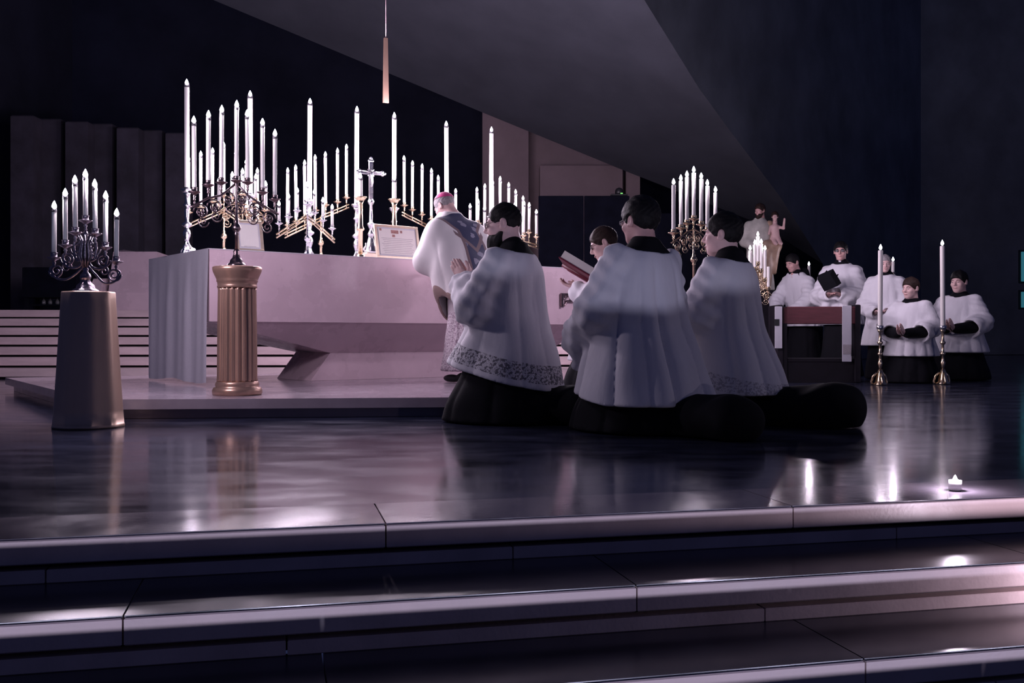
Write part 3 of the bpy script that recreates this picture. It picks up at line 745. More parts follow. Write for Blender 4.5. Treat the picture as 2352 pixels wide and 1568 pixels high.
# ================================================================== IMPLICIT SURFACES FOR FIGURES
def surface_nets(Fv, o, h):
    S = Fv < 0
    nx, ny, nz = Fv.shape
    cnt = np.zeros((nx - 1, ny - 1, nz - 1), np.int8); acc = np.zeros((nx - 1, ny - 1, nz - 1, 3), np.float32)
    base = [(0, 0, 0), (1, 0, 0), (0, 1, 0), (1, 1, 0), (0, 0, 1), (1, 0, 1), (0, 1, 1), (1, 1, 1)]
    sl = lambda A, c: A[c[0]:nx - 1 + c[0], c[1]:ny - 1 + c[1], c[2]:nz - 1 + c[2]]
    for a in base:
        for ax in range(3):
            if a[ax]: continue
            b = list(a); b[ax] = 1
            m = sl(S, a) != sl(S, b)
            if not m.any(): continue
            fa, fb = sl(Fv, a)[m], sl(Fv, b)[m]
            t = fa / (fa - fb)
            p = np.tile(np.array(a, np.float32), (len(t), 1)); p[:, ax] = t
            acc[m] += p; cnt[m] += 1
    act = cnt > 0
    idx = np.full(act.shape, -1, np.int64); n = int(act.sum()); idx[act] = np.arange(n)
    g = np.argwhere(act).astype(np.float32)
    V = (g + acc[act] / cnt[act][:, None]) * h + np.array(o, np.float32)
    faces = []
    for ax in range(3):
        b, c = (ax + 1) % 3, (ax + 2) % 3
        s0 = [slice(None)] * 3; s1 = [slice(None)] * 3
        s0[ax] = slice(0, -1); s1[ax] = slice(1, None)
        A = S[tuple(s0)]; B = S[tuple(s1)]
        for sg, mm in ((1, A & ~B), (-1, ~A & B)):
            e = np.argwhere(mm)
            e = e[(e[:, b] > 0) & (e[:, c] > 0) & (e[:, b] < S.shape[b] - 1) & (e[:, c] < S.shape[c] - 1)]
            if not len(e): continue
            def q(db, dc):
                k = e.copy(); k[:, b] -= db; k[:, c] -= dc
                return idx[k[:, 0], k[:, 1], k[:, 2]]
            f = np.stack([q(1, 1), q(0, 1), q(0, 0), q(1, 0)], 1)
            faces.append(f if sg > 0 else f[:, ::-1])
    return V, np.concatenate(faces)

def grid(lo, hi, h):
    ax = [np.arange(lo[i], hi[i] + h, h, dtype=np.float32) for i in range(3)]
    return np.meshgrid(*ax, indexing='ij')

def sdf_mesh(fn, lo, hi, h):
    X, Y, Z = grid(lo, hi, h)
    D = fn(X, Y, Z).astype(np.float32)
    # keep the surface closed at the limits of the grid
    for ax in range(3):
        s = [slice(None)] * 3
        for e in (0, -1):
            s[ax] = e; D[tuple(s)] = np.maximum(D[tuple(s)], h * 0.5)
    return surface_nets(D, lo, h)

def np_mesh(name, parts, m):
    """join (V, F) lists into one mesh with smooth shading"""
    vs = []; fs = []; n = 0
    for V, Fc in parts:
        vs.append(V); fs.append(Fc + n); n += len(V)
    V = np.concatenate(vs); Fc = np.concatenate(fs)
    me = bpy.data.meshes.new(name)
    me.vertices.add(len(V)); me.vertices.foreach_set('co', V.astype(np.float32).ravel())
    me.loops.add(Fc.size); me.loops.foreach_set('vertex_index', Fc.astype(np.int32).ravel())
    me.polygons.add(len(Fc)); me.polygons.foreach_set('loop_start', np.arange(0, Fc.size, 4, dtype=np.int32))
    me.polygons.foreach_set('loop_total', np.full(len(Fc), 4, np.int32))
    me.polygons.foreach_set('use_smooth', np.ones(len(Fc), bool))
    me.update(calc_edges=True)
    me.materials.append(m)
    return me

def smin(a, b, k):
    h = np.clip(0.5 + 0.5 * (b - a) / k, 0, 1)
    return b * (1 - h) + a * h - k * h * (1 - h)
def smax(a, b, k): return -smin(-a, -b, k)
def ell(X, Y, Z, c, r, R=None):
    x, y, z = X - c[0], Y - c[1], Z - c[2]
    if R is not None:
        x, y, z = (R[0][0] * x + R[1][0] * y + R[2][0] * z, R[0][1] * x + R[1][1] * y + R[2][1] * z, R[0][2] * x + R[1][2] * y + R[2][2] * z)
    k0 = np.sqrt((x / r[0]) ** 2 + (y / r[1]) ** 2 + (z / r[2]) ** 2)
    k1 = np.sqrt((x / r[0] ** 2) ** 2 + (y / r[1] ** 2) ** 2 + (z / r[2] ** 2) ** 2) + 1e-6
    return k0 * (k0 - 1) / k1
def rc(X, Y, Z, a, b, r1, r2):
    ax, ay, az = b[0] - a[0], b[1] - a[1], b[2] - a[2]
    L2 = ax * ax + ay * ay + az * az + 1e-9
    t = np.clip(((X - a[0]) * ax + (Y - a[1]) * ay + (Z - a[2]) * az) / L2, 0, 1)
    return np.sqrt((X - a[0] - t * ax) ** 2 + (Y - a[1] - t * ay) ** 2 + (Z - a[2] - t * az) ** 2) - (r1 + (r2 - r1) * t)
def keyed(z, keys, col):
    zs = np.array([k[0] for k in keys]); v = np.array([k[col] for k in keys])
    o = np.argsort(zs); zs, v = zs[o], v[o]
    t = np.linspace(zs[0], zs[-1], 240); y = np.interp(t, zs, v)
    y = np.convolve(np.pad(y, 12, mode='edge'), np.ones(25) / 25, 'valid')
    return np.interp(z, t, y)
def loft(X, Y, Z, keys, folds=None):
    """keys = (z, half width, half depth, centre x, centre y); folds(phi, z) -> outward metres"""
    a, b = keyed(Z, keys, 1), keyed(Z, keys, 2)
    x, y = X - keyed(Z, keys, 3), Y - keyed(Z, keys, 4)
    k0 = (np.abs(x / a) ** 2.3 + np.abs(y / b) ** 2.3) ** (1 / 2.3)
    d = (k0 - 1) * np.minimum(a, b)
    if folds is not None:
        d = d - folds(np.arctan2(x / a, y / b), Z)     # phi = 0 in front, +-pi at the back
    zl, zh = min(k[0] for k in keys), max(k[0] for k in keys)
    return np.maximum(d, np.maximum(zl - Z, Z - zh))

def rotm(yaw=0, pitch=0, roll=0):
    return Matrix.Rotation(yaw, 3, 'Z') @ Matrix.Rotation(pitch, 3, 'X') @ Matrix.Rotation(roll, 3, 'Y')

def xf(VF, R, t, s=1.0):
    V, Fc = VF
    return (V * s) @ np.array(R).T.astype(np.float32) + np.array(t, np.float32), Fc

# ---- a head, forward is +Y, about 0.235 m from chin to crown, origin at ear height
def head_fn(X, Y, Z, jaw=1.0, neck=(0, -0.055, -0.22), brow=1.0, nose=1.0):
    d = ell(X, Y, Z, (0, -0.012, 0.030), (0.076, 0.096, 0.089))
    d = smin(d, ell(X, Y, Z, (0, 0.028, -0.040), (0.060 * jaw, 0.064, 0.078)), 0.03)
    d = smin(d, ell(X, Y, Z, (0, 0.060, -0.095), (0.030 * jaw, 0.026, 0.022)), 0.025)
    d = smin(d, ell(X, Y, Z, (0, 0.074, 0.020), (0.050, 0.018, 0.012 * brow)), 0.015)
    for s in (-1, 1):
        d = smin(d, ell(X, Y, Z, (s * 0.040, 0.064, -0.028), (0.022, 0.018, 0.018)), 0.02)
        d = smax(d, -ell(X, Y, Z, (s * 0.031, 0.099, 0.000), (0.017, 0.015, 0.011)), 0.012)
        d = smin(d, ell(X, Y, Z, (s * 0.030, 0.076, -0.001), (0.0125, 0.0125, 0.0105)), 0.003)
        ear = ell(X, Y, Z, (s * 0.080, -0.014, -0.004), (0.009, 0.021, 0.032))
        ear = smax(ear, -ell(X, Y, Z, (s * 0.091, -0.010, 0.000), (0.008, 0.012, 0.020)), 0.005)
        ear = smin(ear, ell(X, Y, Z, (s * 0.077, 0.002, -0.024), (0.007, 0.010, 0.010)), 0.006)
        d = smin(d, ear, 0.007)
    d = smin(d, rc(X, Y, Z, (0, 0.086, 0.010), (0, 0.108 * nose, -0.028), 0.009, 0.012), 0.012)
    d = smin(d, ell(X, Y, Z, (0, 0.094, -0.036), (0.019, 0.012, 0.008)), 0.008)
    d = smin(d, ell(X, Y, Z, (0, 0.085, -0.060), (0.024, 0.012, 0.007)), 0.006)
    d = smin(d, ell(X, Y, Z, (0, 0.083, -0.073), (0.020, 0.012, 0.007)), 0.006)
    d = smax(d, -ell(X, Y, Z, (0, 0.100, -0.0665), (0.024, 0.010, 0.0022)), 0.004)
    d = smin(d, rc(X, Y, Z, (0, -0.030, -0.05), neck, 0.056, 0.062), 0.03)
    return d
def hair_fn(X, Y, Z, thick=0.011, low=-0.075, front=0.0, slope=0.9):
    d = ell(X, Y, Z, (0, -0.014, 0.032), (0.076 + thick, 0.096 + thick, 0.089 + thick * 1.2))
    n = 0.0022 * np.sin(X * 160 + 3 * np.sin(Z * 60)) * np.sin(Z * 95 + Y * 70) + 0.002 * np.sin(X * 75 + Y * 50)
    lim = (0.030 + front + slope * (Y - 0.020)) - Z
    lim = np.minimum(lim, np.maximum(np.abs(Y - 0.016) - 0.012, 0.0) + (-0.012 - Z))  # sideburn
    lim = np.maximum(lim, low - Z)
    ears = np.minimum(ell(X, Y, Z, (0.088, -0.014, -0.004), (0.02, 0.024, 0.036)), ell(X, Y, Z, (-0.088, -0.014, -0.004), (0.02, 0.024, 0.036)))
    return smax(smax(d + n, lim, 0.010), -ears, 0.006)
def beard_fn(X, Y, Z):
    d = ell(X, Y, Z, (0, 0.042, -0.085), (0.060, 0.062, 0.060))
    d = smin(d, ell(X, Y, Z, (0, 0.072, -0.118), (0.036, 0.034, 0.034)), 0.02)
    for s in (-1, 1): d = smin(d, rc(X, Y, Z, (s * 0.066, 0.006, -0.050), (s * 0.046, 0.040, -0.088), 0.014, 0.020), 0.02)
    d = d + 0.002 * np.sin(X * 150 + Z * 90) * np.sin(Y * 120)
    d = smax(d, Z + 0.044, 0.012)
    d = smax(d, -(ell(X, Y, Z, (0, 0.098, -0.066), (0.024, 0.022, 0.012))), 0.006)
    return d
# ---- a hand: wrist at the origin, fingers along +Y, palm faces -Z, thumb on the side sx
def hand_parts(sx=1, curl=0.25, spread=0.05, h=0.004):
    def fn(X, Y, Z):
        d = ell(X, Y, Z, (0, 0.048, 0), (0.040, 0.055, 0.016))
        d = smin(d, rc(X, Y, Z, (0, -0.06, 0), (0, 0.01, 0), 0.030, 0.024), 0.02)
        for k, (x, L) in enumerate(((0.028, 0.068), (0.010, 0.076), (-0.009, 0.071), (-0.027, 0.056))):
            x *= sx
            p = Vector((x, 0.085 - abs(x) * 0.25, 0)); a = 0.0; fan = x * spread * 12
            for sgm, (fr_, r1, r2) in enumerate(((0.45, 0.0098, 0.009), (0.31, 0.009, 0.0082), (0.24, 0.0082, 0.0068))):
                a += curl * (1.0 if sgm else 0.6)
                q = p + Vector((fan * 0.1, math.cos(a), -math.sin(a))) * L * fr_
                d = smin(d, rc(X, Y, Z, p, q, r1, r2), 0.004); p = q
        p = Vector((sx * 0.030, 0.020, -0.004))
        for dv, r1, r2 in ((Vector((sx * 0.026, 0.026, -0.010)), 0.015, 0.012), (Vector((sx * 0.010, 0.030, -0.006)), 0.0115, 0.0105), (Vector((sx * 0.0, 0.024, -0.004)), 0.0105, 0.008)):
            q = p + dv; d = smin(d, rc(X, Y, Z, p, q, r1, r2), 0.006); p = q
        return d
    return sdf_mesh(fn, (-0.075, -0.09, -0.085), (0.075, 0.185, 0.035), h)

HM = {}
def head_mesh(key, h, **kw):
    k = ('head', key, h)
    if k not in HM: HM[k] = sdf_mesh(lambda X, Y, Z: head_fn(X, Y, Z, **kw), (-0.10, -0.135, -0.25), (0.10, 0.135, 0.135), h)
    return HM[k]
def hair_mesh(key, h, **kw):
    k = ('hair', key, h)
    if k not in HM: HM[k] = sdf_mesh(lambda X, Y, Z: hair_fn(X, Y, Z, **kw), (-0.105, -0.135, -0.11), (0.105, 0.11, 0.15), h)
    return HM[k]
def hand_mesh(sx, curl, h):
    k = ('hand', sx, curl, h)
    if k not in HM: HM[k] = hand_parts(sx, curl, h=h)
    return HM[k]

# ---- figure materials
M['skin'] = mat('warm_skin', (0.62, 0.36, 0.34), 0.5, var=0.08, scale=14)
M['skin_pale'] = mat('pale_skin', (0.70, 0.46, 0.44), 0.5, var=0.08, scale=14)
M['hair_dark'] = mat('dark_hair', (0.007, 0.006, 0.007), 0.6, var=0.3, scale=60, bump=0.25, bscale=160, stretch=(1, 1, 0.3), spec=0.2)
M['hair_brown'] = mat('brown_hair', (0.030, 0.017, 0.014), 0.6, var=0.3, scale=60, bump=0.25, bscale=160, stretch=(1, 1, 0.3), spec=0.2)
M['hair_grey'] = mat('grey_hair', (0.30, 0.27, 0.28), 0.6, var=0.3, scale=60, bump=0.4, bscale=160)
M['cassock'] = mat('black_wool', (0.0045, 0.0045, 0.0075), 0.9, var=0.2, scale=30, bump=0.1, bscale=200, spec=0.2)
M['surplice'] = mat('white_surplice_linen', (0.74, 0.72, 0.77), 0.85, var=0.03, scale=20, bump=0.35, bscale=26, sheen=0.15, stretch=(1, 1, 0.22))
M['zucchetto'] = mat('magenta_silk', (0.62, 0.03, 0.22), 0.5, var=0.08, sheen=0.3)
M['eye'] = mat('dark_iris', (0.015, 0.010, 0.010), 0.2, var=0.1)
M['eye_white'] = mat('eye_white', (0.65, 0.60, 0.60), 0.3, var=0.03)
M['lip'] = mat('lips', (0.42, 0.17, 0.17), 0.45, var=0.08)
M['rims'] = mat('black_spectacle_rims', (0.01, 0.01, 0.012), 0.3, var=0.1)
M['lens'] = mat('spectacle_lens', (0.8, 0.82, 0.85), 0.03, var=0.02, trans=0.85)

def lace_mat(name, z0, z1, base, dark, full=False, slope=0.0):
    """white linen with a band of openwork lace between two heights of the garment"""
    m = mat(name, base, 0.85, bump=0.35, bscale=26, stretch=(1, 1, 0.22))
    nt = m.node_tree; N = nt.nodes; L = nt.links; b = N['Principled BSDF']
    tc = N.new('ShaderNodeTexCoord'); sep = N.new('ShaderNodeSeparateXYZ'); L.new(tc.outputs['Object'], sep.inputs[0])
    v = N.new('ShaderNodeTexVoronoi'); v.inputs['Scale'].default_value = 130; v.feature = 'DISTANCE_TO_EDGE'
    L.new(tc.outputs['Object'], v.inputs['Vector'])
    v2 = N.new('ShaderNodeTexNoise'); v2.inputs['Scale'].default_value = 70; v2.inputs['Detail'].default_value = 3
    L.new(tc.outputs['Object'], v2.inputs['Vector'])
    def math_(op, a, c=None):
        q = N.new('ShaderNodeMath'); q.operation = op
        for i, t in enumerate((a, c)):
            if t is None: continue
            if hasattr(t, 'is_linked'): L.new(t, q.inputs[i])
            else: q.inputs[i].default_value = t
        return q.outputs[0]
    zz = math_('SUBTRACT', sep.outputs[2], math_('MULTIPLY', sep.outputs[1], slope))
    band = math_('MULTIPLY', math_('GREATER_THAN', zz, z0), math_('LESS_THAN', zz, z1))
    hole = math_('MAXIMUM', math_('LESS_THAN', v2.outputs['Fac'], 0.47), math_('MULTIPLY', math_('GREATER_THAN', v.outputs['Distance'], 0.16), 0.65))
    fac = math_('MULTIPLY', band, hole)
    mx = N.new('ShaderNodeMix'); mx.data_type = 'RGBA'
    mx.inputs['A'].default_value = (*base, 1); mx.inputs['B'].default_value = (*dark, 1)
    L.new(fac, mx.inputs['Factor']); L.new(mx.outputs['Result'], b.inputs['Base Color'])
    return m
# ================================================================== PEOPLE
def pleats(n, amp, ztop, zlow, back_only=True, warp=0.12, seed=0.0):
    def f(phi, z):
        p = phi + warp * np.sin(3 * phi + 1 + seed) + 0.5 * warp * np.sin(7 * phi + seed * 2)
        s = np.abs(np.sin(n * p / 2 + seed)) ** 0.55 - 0.6
        A = amp * np.clip((ztop - z) / (ztop - zlow) * 1.6, 0, 1.0)
        if back_only: A = A * (0.55 + 0.45 * np.abs(phi) / np.pi)
        s2 = np.sin(phi * 3 + z * 7 + seed) * np.sin(z * 11 + phi * 2)
        return A * s + 0.006 * s2
    return f

def glasses(o, R, t, s):
    mb = MB()
    for sx in (-1, 1):
        pts = [Vector((sx * (0.033 + 0.021 * math.cos(a)), 0.100 - 0.006 * abs(math.cos(a)), 0.001 + 0.016 * math.sin(a))) for a in [k * math.pi / 9 for k in range(19)]]
        mb.tube(pts, 0.0016, 6)
        mb.tube([Vector((sx * 0.053, 0.096, 0.005)), Vector((sx * 0.075, 0.055, 0.008)), Vector((sx * 0.082, -0.012, 0.012)), Vector((sx * 0.082, -0.028, -0.004))], 0.0016, 6)
    mb.tube([Vector((-0.013, 0.101, 0.005)), Vector((0, 0.104, 0.008)), Vector((0.013, 0.101, 0.005))], 0.0016, 6)
    mb.v = [tuple(Vector(t) + R @ (Vector(v) * s)) for v in mb.v]
    g = mb.build('spectacles', M['rims'], o)
    for sx in (-1, 1):
        ml = MB().lathe([(0.001, -0.0006), (0.0195, -0.0006), (0.0195, 0.0006), (0.001, 0.0006)], n=16)
        ml.v = [tuple(Vector(t) + R @ (Vector((sx * 0.033 + v[0], 0.0995 + v[2], 0.001 + v[1] * 0.78)) * s)) for v in ml.v]
        ml.build('lens', M['lens'], g)

def face_marks(o, R, t, s, hm):
    T = lambda v: tuple(Vector(t) + R @ (Vector(v) * s))
    for sx in (-1, 1):
        ml = MB().lathe([(0.001, -0.0022), (0.0078, -0.0012), (0.0078, 0.0004), (0.001, 0.0014)], n=12)
        ml.v = [T((sx * 0.0305 + v[0] * 1.1, 0.0885 + v[2], -0.001 + v[1] * 0.62)) for v in ml.v]
        e = ml.build('eye', M['eye_white'], o)
        ml = MB().lathe([(0.001, -0.001), (0.0042, -0.0006), (0.0042, 0.0012), (0.001, 0.0020)], n=10)
        ml.v = [T((sx * 0.0305 + v[0], 0.0890 + v[2], -0.001 + v[1] * 0.95)) for v in ml.v]
        ml.build('iris', M['eye'], e)
        ml = MB().tube([T((sx * 0.014, 0.0925, 0.0175)), T((sx * 0.031, 0.0905, 0.0225)), T((sx * 0.050, 0.077, 0.0175))], [0.0028 * s, 0.0036 * s, 0.0015 * s], 6)
        ml.build('eyebrow', hm, o)
    ml = MB().tube([T((-0.021, 0.0895, -0.066)), T((-0.010, 0.0958, -0.0655)), T((0, 0.0968, -0.0668)), T((0.010, 0.0958, -0.0655)), T((0.021, 0.0895, -0.066))], [0.001, 0.0042 * s, 0.0046 * s, 0.0042 * s, 0.001], 6)
    ml.build('lips', M['lip'], o)

def person(label, pos, rz, scale, sur=None, cas=None, head=None, hands=(), h=0.011, hh=0.0045, mats=None, group=None, extras=None, limbs=None):
    o = empty('person', pos, rz, label, 'person', group); o.scale = (scale,) * 3
    mats = mats or {}
    hp, hR, hs = head['at'], rotm(head.get('yaw', 0), head.get('pitch', 0), head.get('roll', 0)), head.get('size', 1.0)
    parts = [xf(head_mesh(head.get('key', 'a'), hh, **head.get('shape', {})), hR, hp, hs)]
    for (hpos, R, sx, curl) in hands: parts.append(xf(hand_mesh(sx, curl, hh), R, hpos, 0.98))
    if limbs is not None:
        def lf(X, Y, Z):
            d = rc(X, Y, Z, (hp[0], hp[1] - 0.05, hp[2] - 0.17), limbs[0], 0.06, 0.10)
            for (a, b, c) in limbs[1]:
                d = smin(d, rc(X, Y, Z, (hp[0], hp[1] - 0.05, hp[2] - 0.22), a, 0.06, 0.055), 0.03)
                d = smin(d, smin(rc(X, Y, Z, a, b, 0.05, 0.04), rc(X, Y, Z, b, c, 0.04, 0.028), 0.02), 0.02)
            return d
        parts.append(sdf_mesh(lf, (-0.45, -0.25, limbs[0][2] - 0.12), (0.45, 0.75, hp[2] - 0.02), 0.016))
    link('body', np_mesh('body', parts, mats.get('skin', M['skin'])), None, o)
    if head.get('hair', True):
        link('hair', np_mesh('hair', [xf(hair_mesh(head.get('hairkey', 'short'), hh, **head.get('hairshape', {})), hR, hp, hs)], mats.get('hair', M['hair_dark'])), None, o)
    if head.get('beard'):
        link('beard', np_mesh('beard', [xf(sdf_mesh(beard_fn, (-0.08, -0.03, -0.165), (0.08, 0.125, -0.03), hh), hR, hp, hs)], mats.get('hair', M['hair_dark'])), None, o)
    if head.get('marks', True): face_marks(o, hR, hp, hs, mats.get('hair', M['hair_dark']))
    if head.get('glasses'): glasses(o, hR, hp, hs)
    if sur:
        V = sdf_mesh(sur['fn'], sur['lo'], sur['hi'], h)
        link(sur.get('name', 'surplice'), np_mesh('surplice', [V], mats.get('sur', M['surplice'])), None, o)
    if cas:
        V = sdf_mesh(cas['fn'], cas['lo'], cas['hi'], cas.get('h', h * 1.2))
        link(cas.get('name', 'cassock'), np_mesh('cassock', [V], mats.get('cas', M['cassock'])), None, o)
    if extras: extras(o)
    return o

KS = [(0.12, 0.37, 0.385, 0, -0.03), (0.35, 0.315, 0.315, 0, -0.015), (0.55, 0.26, 0.24, 0, 0), (0.75, 0.228, 0.190, 0, -0.01), (0.88, 0.215, 0.158, 0, -0.025),
      (0.95, 0.185, 0.125, 0, -0.035), (1.0, 0.115, 0.090, 0, -0.04), (1.04, 0.072, 0.072, 0, -0.04)]
def surplice_fn(keys, sleeves, folds, neck, hem, neckr=(0.150, 0.135, 0.075), ksm=0.04):
    def fn(X, Y, Z):
        d = loft(X, Y, Z, keys, folds)
        for (a, b, c, ra, rb, rcc, flap) in sleeves:
            wr_ = 0.008 * np.sin(Z * 38 + Y * 30 + 2 * np.sin(X * 9)) * np.sin(Z * 13 - Y * 21 + 1) + 0.004 * np.sin(Z * 70 - Y * 55)
            s = smin(rc(X, Y, Z, a, b, ra, rb), rc(X, Y, Z, b, c, rb, rcc), 0.05)
            if flap: s = smin(s, rc(X, Y, Z, [(b[i] + 2 * c[i]) / 3 for i in range(3)], flap, rcc * 0.8, 0.035), 0.06)
            d = smin(d, s + wr_, ksm)
            d = smax(d, -rc(X, Y, Z, c, [c[i] + (c[i] - b[i]) * 0.4 for i in range(3)], rcc * 0.55, rcc * 0.9), 0.015)
        d = smax(d, -ell(X, Y, Z, neck, neckr), 0.012)
        return smax(d, hem(X, Y, Z), 0.012)
    return fn
def kneel_cassock(keys, trail=0.62, tr=0.13, collar=(0, -0.04, 1.02), forearms=(), spread=1.0):
    low = [(0.0, 0.345 * spread, 0.36, 0, 0.02), (0.12, 0.325 * spread, 0.33, 0, 0.02), (0.3, 0.26, 0.25, 0, 0.0), (0.55, 0.19, 0.17, 0, 0), (0.7, 0.16, 0.13, 0, -0.01)]
    up = [(k[0], k[1] * (0.945 if k[0] > 0.9 else 0.80), k[2] * (0.945 if k[0] > 0.9 else 0.80), k[3], k[4]) for k in keys if k[0] > 0.5]
    def fn(X, Y, Z):
        d = loft(X, Y, Z, low, pleats(11, 0.018, 0.45, 0.0, False))
        t = rc(X / 1.25, Y, Z, (0, -0.26, 0.085), (0, -trail, tr * 0.72), 0.12, tr)
        t = t - 0.008 * np.sin(Y * 30 + X * 9) * np.sin(X * 22)
        d = smin(d, t, 0.07)
        d = smin(d, loft(X, Y, Z, up), 0.02)
        d = smin(d, rc(X, Y, Z, (collar[0], collar[1], collar[2] - 0.08), (collar[0], collar[1] + 0.01, collar[2] - 0.002), 0.078, 0.066), 0.02)
        for a, b, r1, r2 in forearms: d = smin(d, rc(X, Y, Z, a, b, r1, r2), 0.02)
        return np.maximum(d, 0.004 - Z)
    return fn
G0 = ((-0.52, -0.52, 0.08), (0.52, 0.56, 1.08))
GC = ((-0.5, -0.86, 0.0), (0.5, 0.48, 1.12))

# ---------- kneeling server in the middle, seen from behind, spectacles
keys = KS
sl = [((-0.185, -0.02, 0.915), (-0.285, 0.05, 0.64), (-0.165, 0.32, 0.50), 0.088, 0.105, 0.095, (-0.16, 0.33, 0.36)),
      ((0.185, -0.02, 0.915), (0.275, 0.05, 0.64), (0.14, 0.32, 0.52), 0.088, 0.105, 0.095, (0.14, 0.33, 0.38))]
fn = surplice_fn(keys, sl, pleats(11, 0.040, 0.95, 0.25, seed=0.35), (0, -0.05, 1.015), lambda X, Y, Z: (0.165 + 0.16 * np.clip(Y, -0.1, 0.5)) - Z, (0.165, 0.14, 0.085))
p = at(1470, 770, 5.30)
person('kneeling server in white surplice seen from behind, largest figure in the group', (p.x, p.y, 0), 0.66, 0.97,
       dict(fn=fn, lo=G0[0], hi=G0[1]), dict(fn=kneel_cassock(keys, trail=0.66), lo=GC[0], hi=GC[1], h=0.014),
       dict(at=(0, 0.005, 1.135), yaw=0.0, pitch=-0.03, size=1.02, glasses=True, hairkey='full', hairshape=dict(thick=0.017, low=-0.085, front=0.0)), h=0.0085, group='kneeling servers')

# ---------- bearded kneeling server with praying hands, lace hem
k2 = [(0.14, 0.345, 0.395, 0, 0.055), (0.35, 0.30, 0.325, 0, 0.03), (0.55, 0.245, 0.235, 0, 0.0)] + KS[3:]
sl = [((-0.18, -0.02, 0.915), (-0.245, 0.09, 0.66), (-0.05, 0.27, 0.80), 0.085, 0.105, 0.085, (-0.13, 0.24, 0.60)),
      ((0.18, -0.02, 0.915), (0.245, 0.09, 0.66), (0.05, 0.27, 0.80), 0.085, 0.105, 0.085, (0.13, 0.24, 0.60))]
hemf = lambda X, Y, Z: (0.262 + 0.25 * Y) - Z
fn = surplice_fn(k2, sl, pleats(9, 0.022, 0.92, 0.30, seed=0.9), (0, -0.05, 1.02), hemf, (0.150, 0.125, 0.075))
M['sur_lace'] = lace_mat('surplice_with_lace_band', 0.300, 0.40, (0.74, 0.72, 0.76), (0.16, 0.15, 0.18), slope=0.25)
Rp = lambda side: Matrix.Rotation(0.95, 3, 'X') @ Matrix.Rotation(side * math.pi / 2, 3, 'Y')
p = at(1168, 770, 5.86)
person('bearded kneeling server with spectacles and praying hands, lace-hemmed surplice', (p.x, p.y, 0), 1.08, 1.0,
       dict(fn=fn, lo=G0[0], hi=G0[1]), dict(fn=kneel_cassock(k2, trail=0.47), lo=GC[0], hi=GC[1], h=0.014),
       dict(at=(0, 0.035, 1.150), yaw=0.32, pitch=-0.10, size=1.02, glasses=True, beard=True, hairkey='crop', hairshape=dict(thick=0.004, low=-0.07)),
       hands=[((-0.019, 0.285, 0.825), Rp(-1), 1, 0.06), ((0.019, 0.285, 0.825), Rp(1), -1, 0.06)],
       h=0.009, limbs=((0, 0, 0.5), [((sx * 0.17, -0.02, 0.91), (sx * 0.23, 0.09, 0.67), (sx * 0.02, 0.27, 0.81)) for sx in (-1, 1)]), mats=dict(sur=M['sur_lace'], skin=M['skin_pale']), group='kneeling servers')

# ---------- young server on the right
sl = [((-0.18, -0.02, 0.905), (-0.265, 0.06, 0.63), (-0.13, 0.28, 0.56), 0.088, 0.11, 0.095, (-0.15, 0.27, 0.42)),
      ((0.18, -0.02, 0.905), (0.265, 0.06, 0.63), (0.13, 0.28, 0.56), 0.088, 0.11, 0.095, (0.15, 0.27, 0.42))]
fn = surplice_fn(KS, sl, pleats(11, 0.030, 0.90, 0.25, seed=1.7), (0, -0.05, 1.015), lambda X, Y, Z: (0.20 + 0.25 * np.clip(Y, -0.1, 0.5)) - Z, (0.150, 0.13, 0.08))
M['sur_lace2'] = lace_mat('surplice_with_dim_lace', 0.24, 0.33, (0.74, 0.72, 0.76), (0.40, 0.38, 0.43), slope=0.25)
p = at(1664, 770, 5.84)
person('young kneeling server with short black hair, rightmost of the kneeling group', (p.x, p.y, 0), 0.90, 0.955,
       dict(fn=fn, lo=G0[0], hi=G0[1]), dict(fn=kneel_cassock(KS, trail=0.70, tr=0.15), lo=GC[0], hi=GC[1], h=0.014),
       dict(at=(0, 0.015, 1.135), yaw=0.22, pitch=0.02, size=1.06, key='boy', shape=dict(jaw=1.08), hairkey='bowl', hairshape=dict(thick=0.014, low=-0.065, front=-0.012)),
       h=0.009, mats=dict(sur=M['sur_lace2'], skin=M['skin_pale']), group='kneeling servers')

# ---------- server reading from the open book, beyond
sl = [((-0.18, -0.02, 0.915), (-0.26, 0.06, 0.66), (-0.13, 0.23, 0.74), 0.085, 0.10, 0.08, (-0.15, 0.22, 0.56)),
      ((0.18, -0.02, 0.915), (0.26, 0.06, 0.66), (0.13, 0.23, 0.74), 0.085, 0.10, 0.08, (0.15, 0.22, 0.56))]
fn = surplice_fn(KS, sl, pleats(10, 0.024, 0.90, 0.30, seed=2.6), (0, -0.05, 1.02), lambda X, Y, Z: 0.22 - Z, (0.115, 0.10, 0.06))
p4 = at(1408, 770, 7.05)
Rb = Matrix.Rotation(0.25, 3, 'X') @ Matrix.Rotation(math.pi, 3, 'Y')
reader = person('kneeling server in spectacles reading from a large open book', (p4.x, p4.y, PZ), 1.12, 0.93,
       dict(fn=fn, lo=G0[0], hi=G0[1]), dict(fn=kneel_cassock(KS, trail=0.58), lo=GC[0], hi=GC[1], h=0.016),
       dict(at=(0, 0.075, 1.105), yaw=0.30, pitch=-0.38, size=1.02, glasses=True, hairkey='crop2', hairshape=dict(thick=0.009, low=-0.065)),
       hands=[((-0.12, 0.25, 0.775), Rb, -1, 0.35), ((0.12, 0.25, 0.775), Rb, 1, 0.35)],
       h=0.0105, limbs=((0, 0, 0.5), [((sx * 0.17, -0.02, 0.91), (sx * 0.25, 0.06, 0.67), (sx * 0.12, 0.24, 0.765)) for sx in (-1, 1)]), mats=dict(skin=M['skin_pale'], hair=M['hair_brown']), group='kneeling servers')

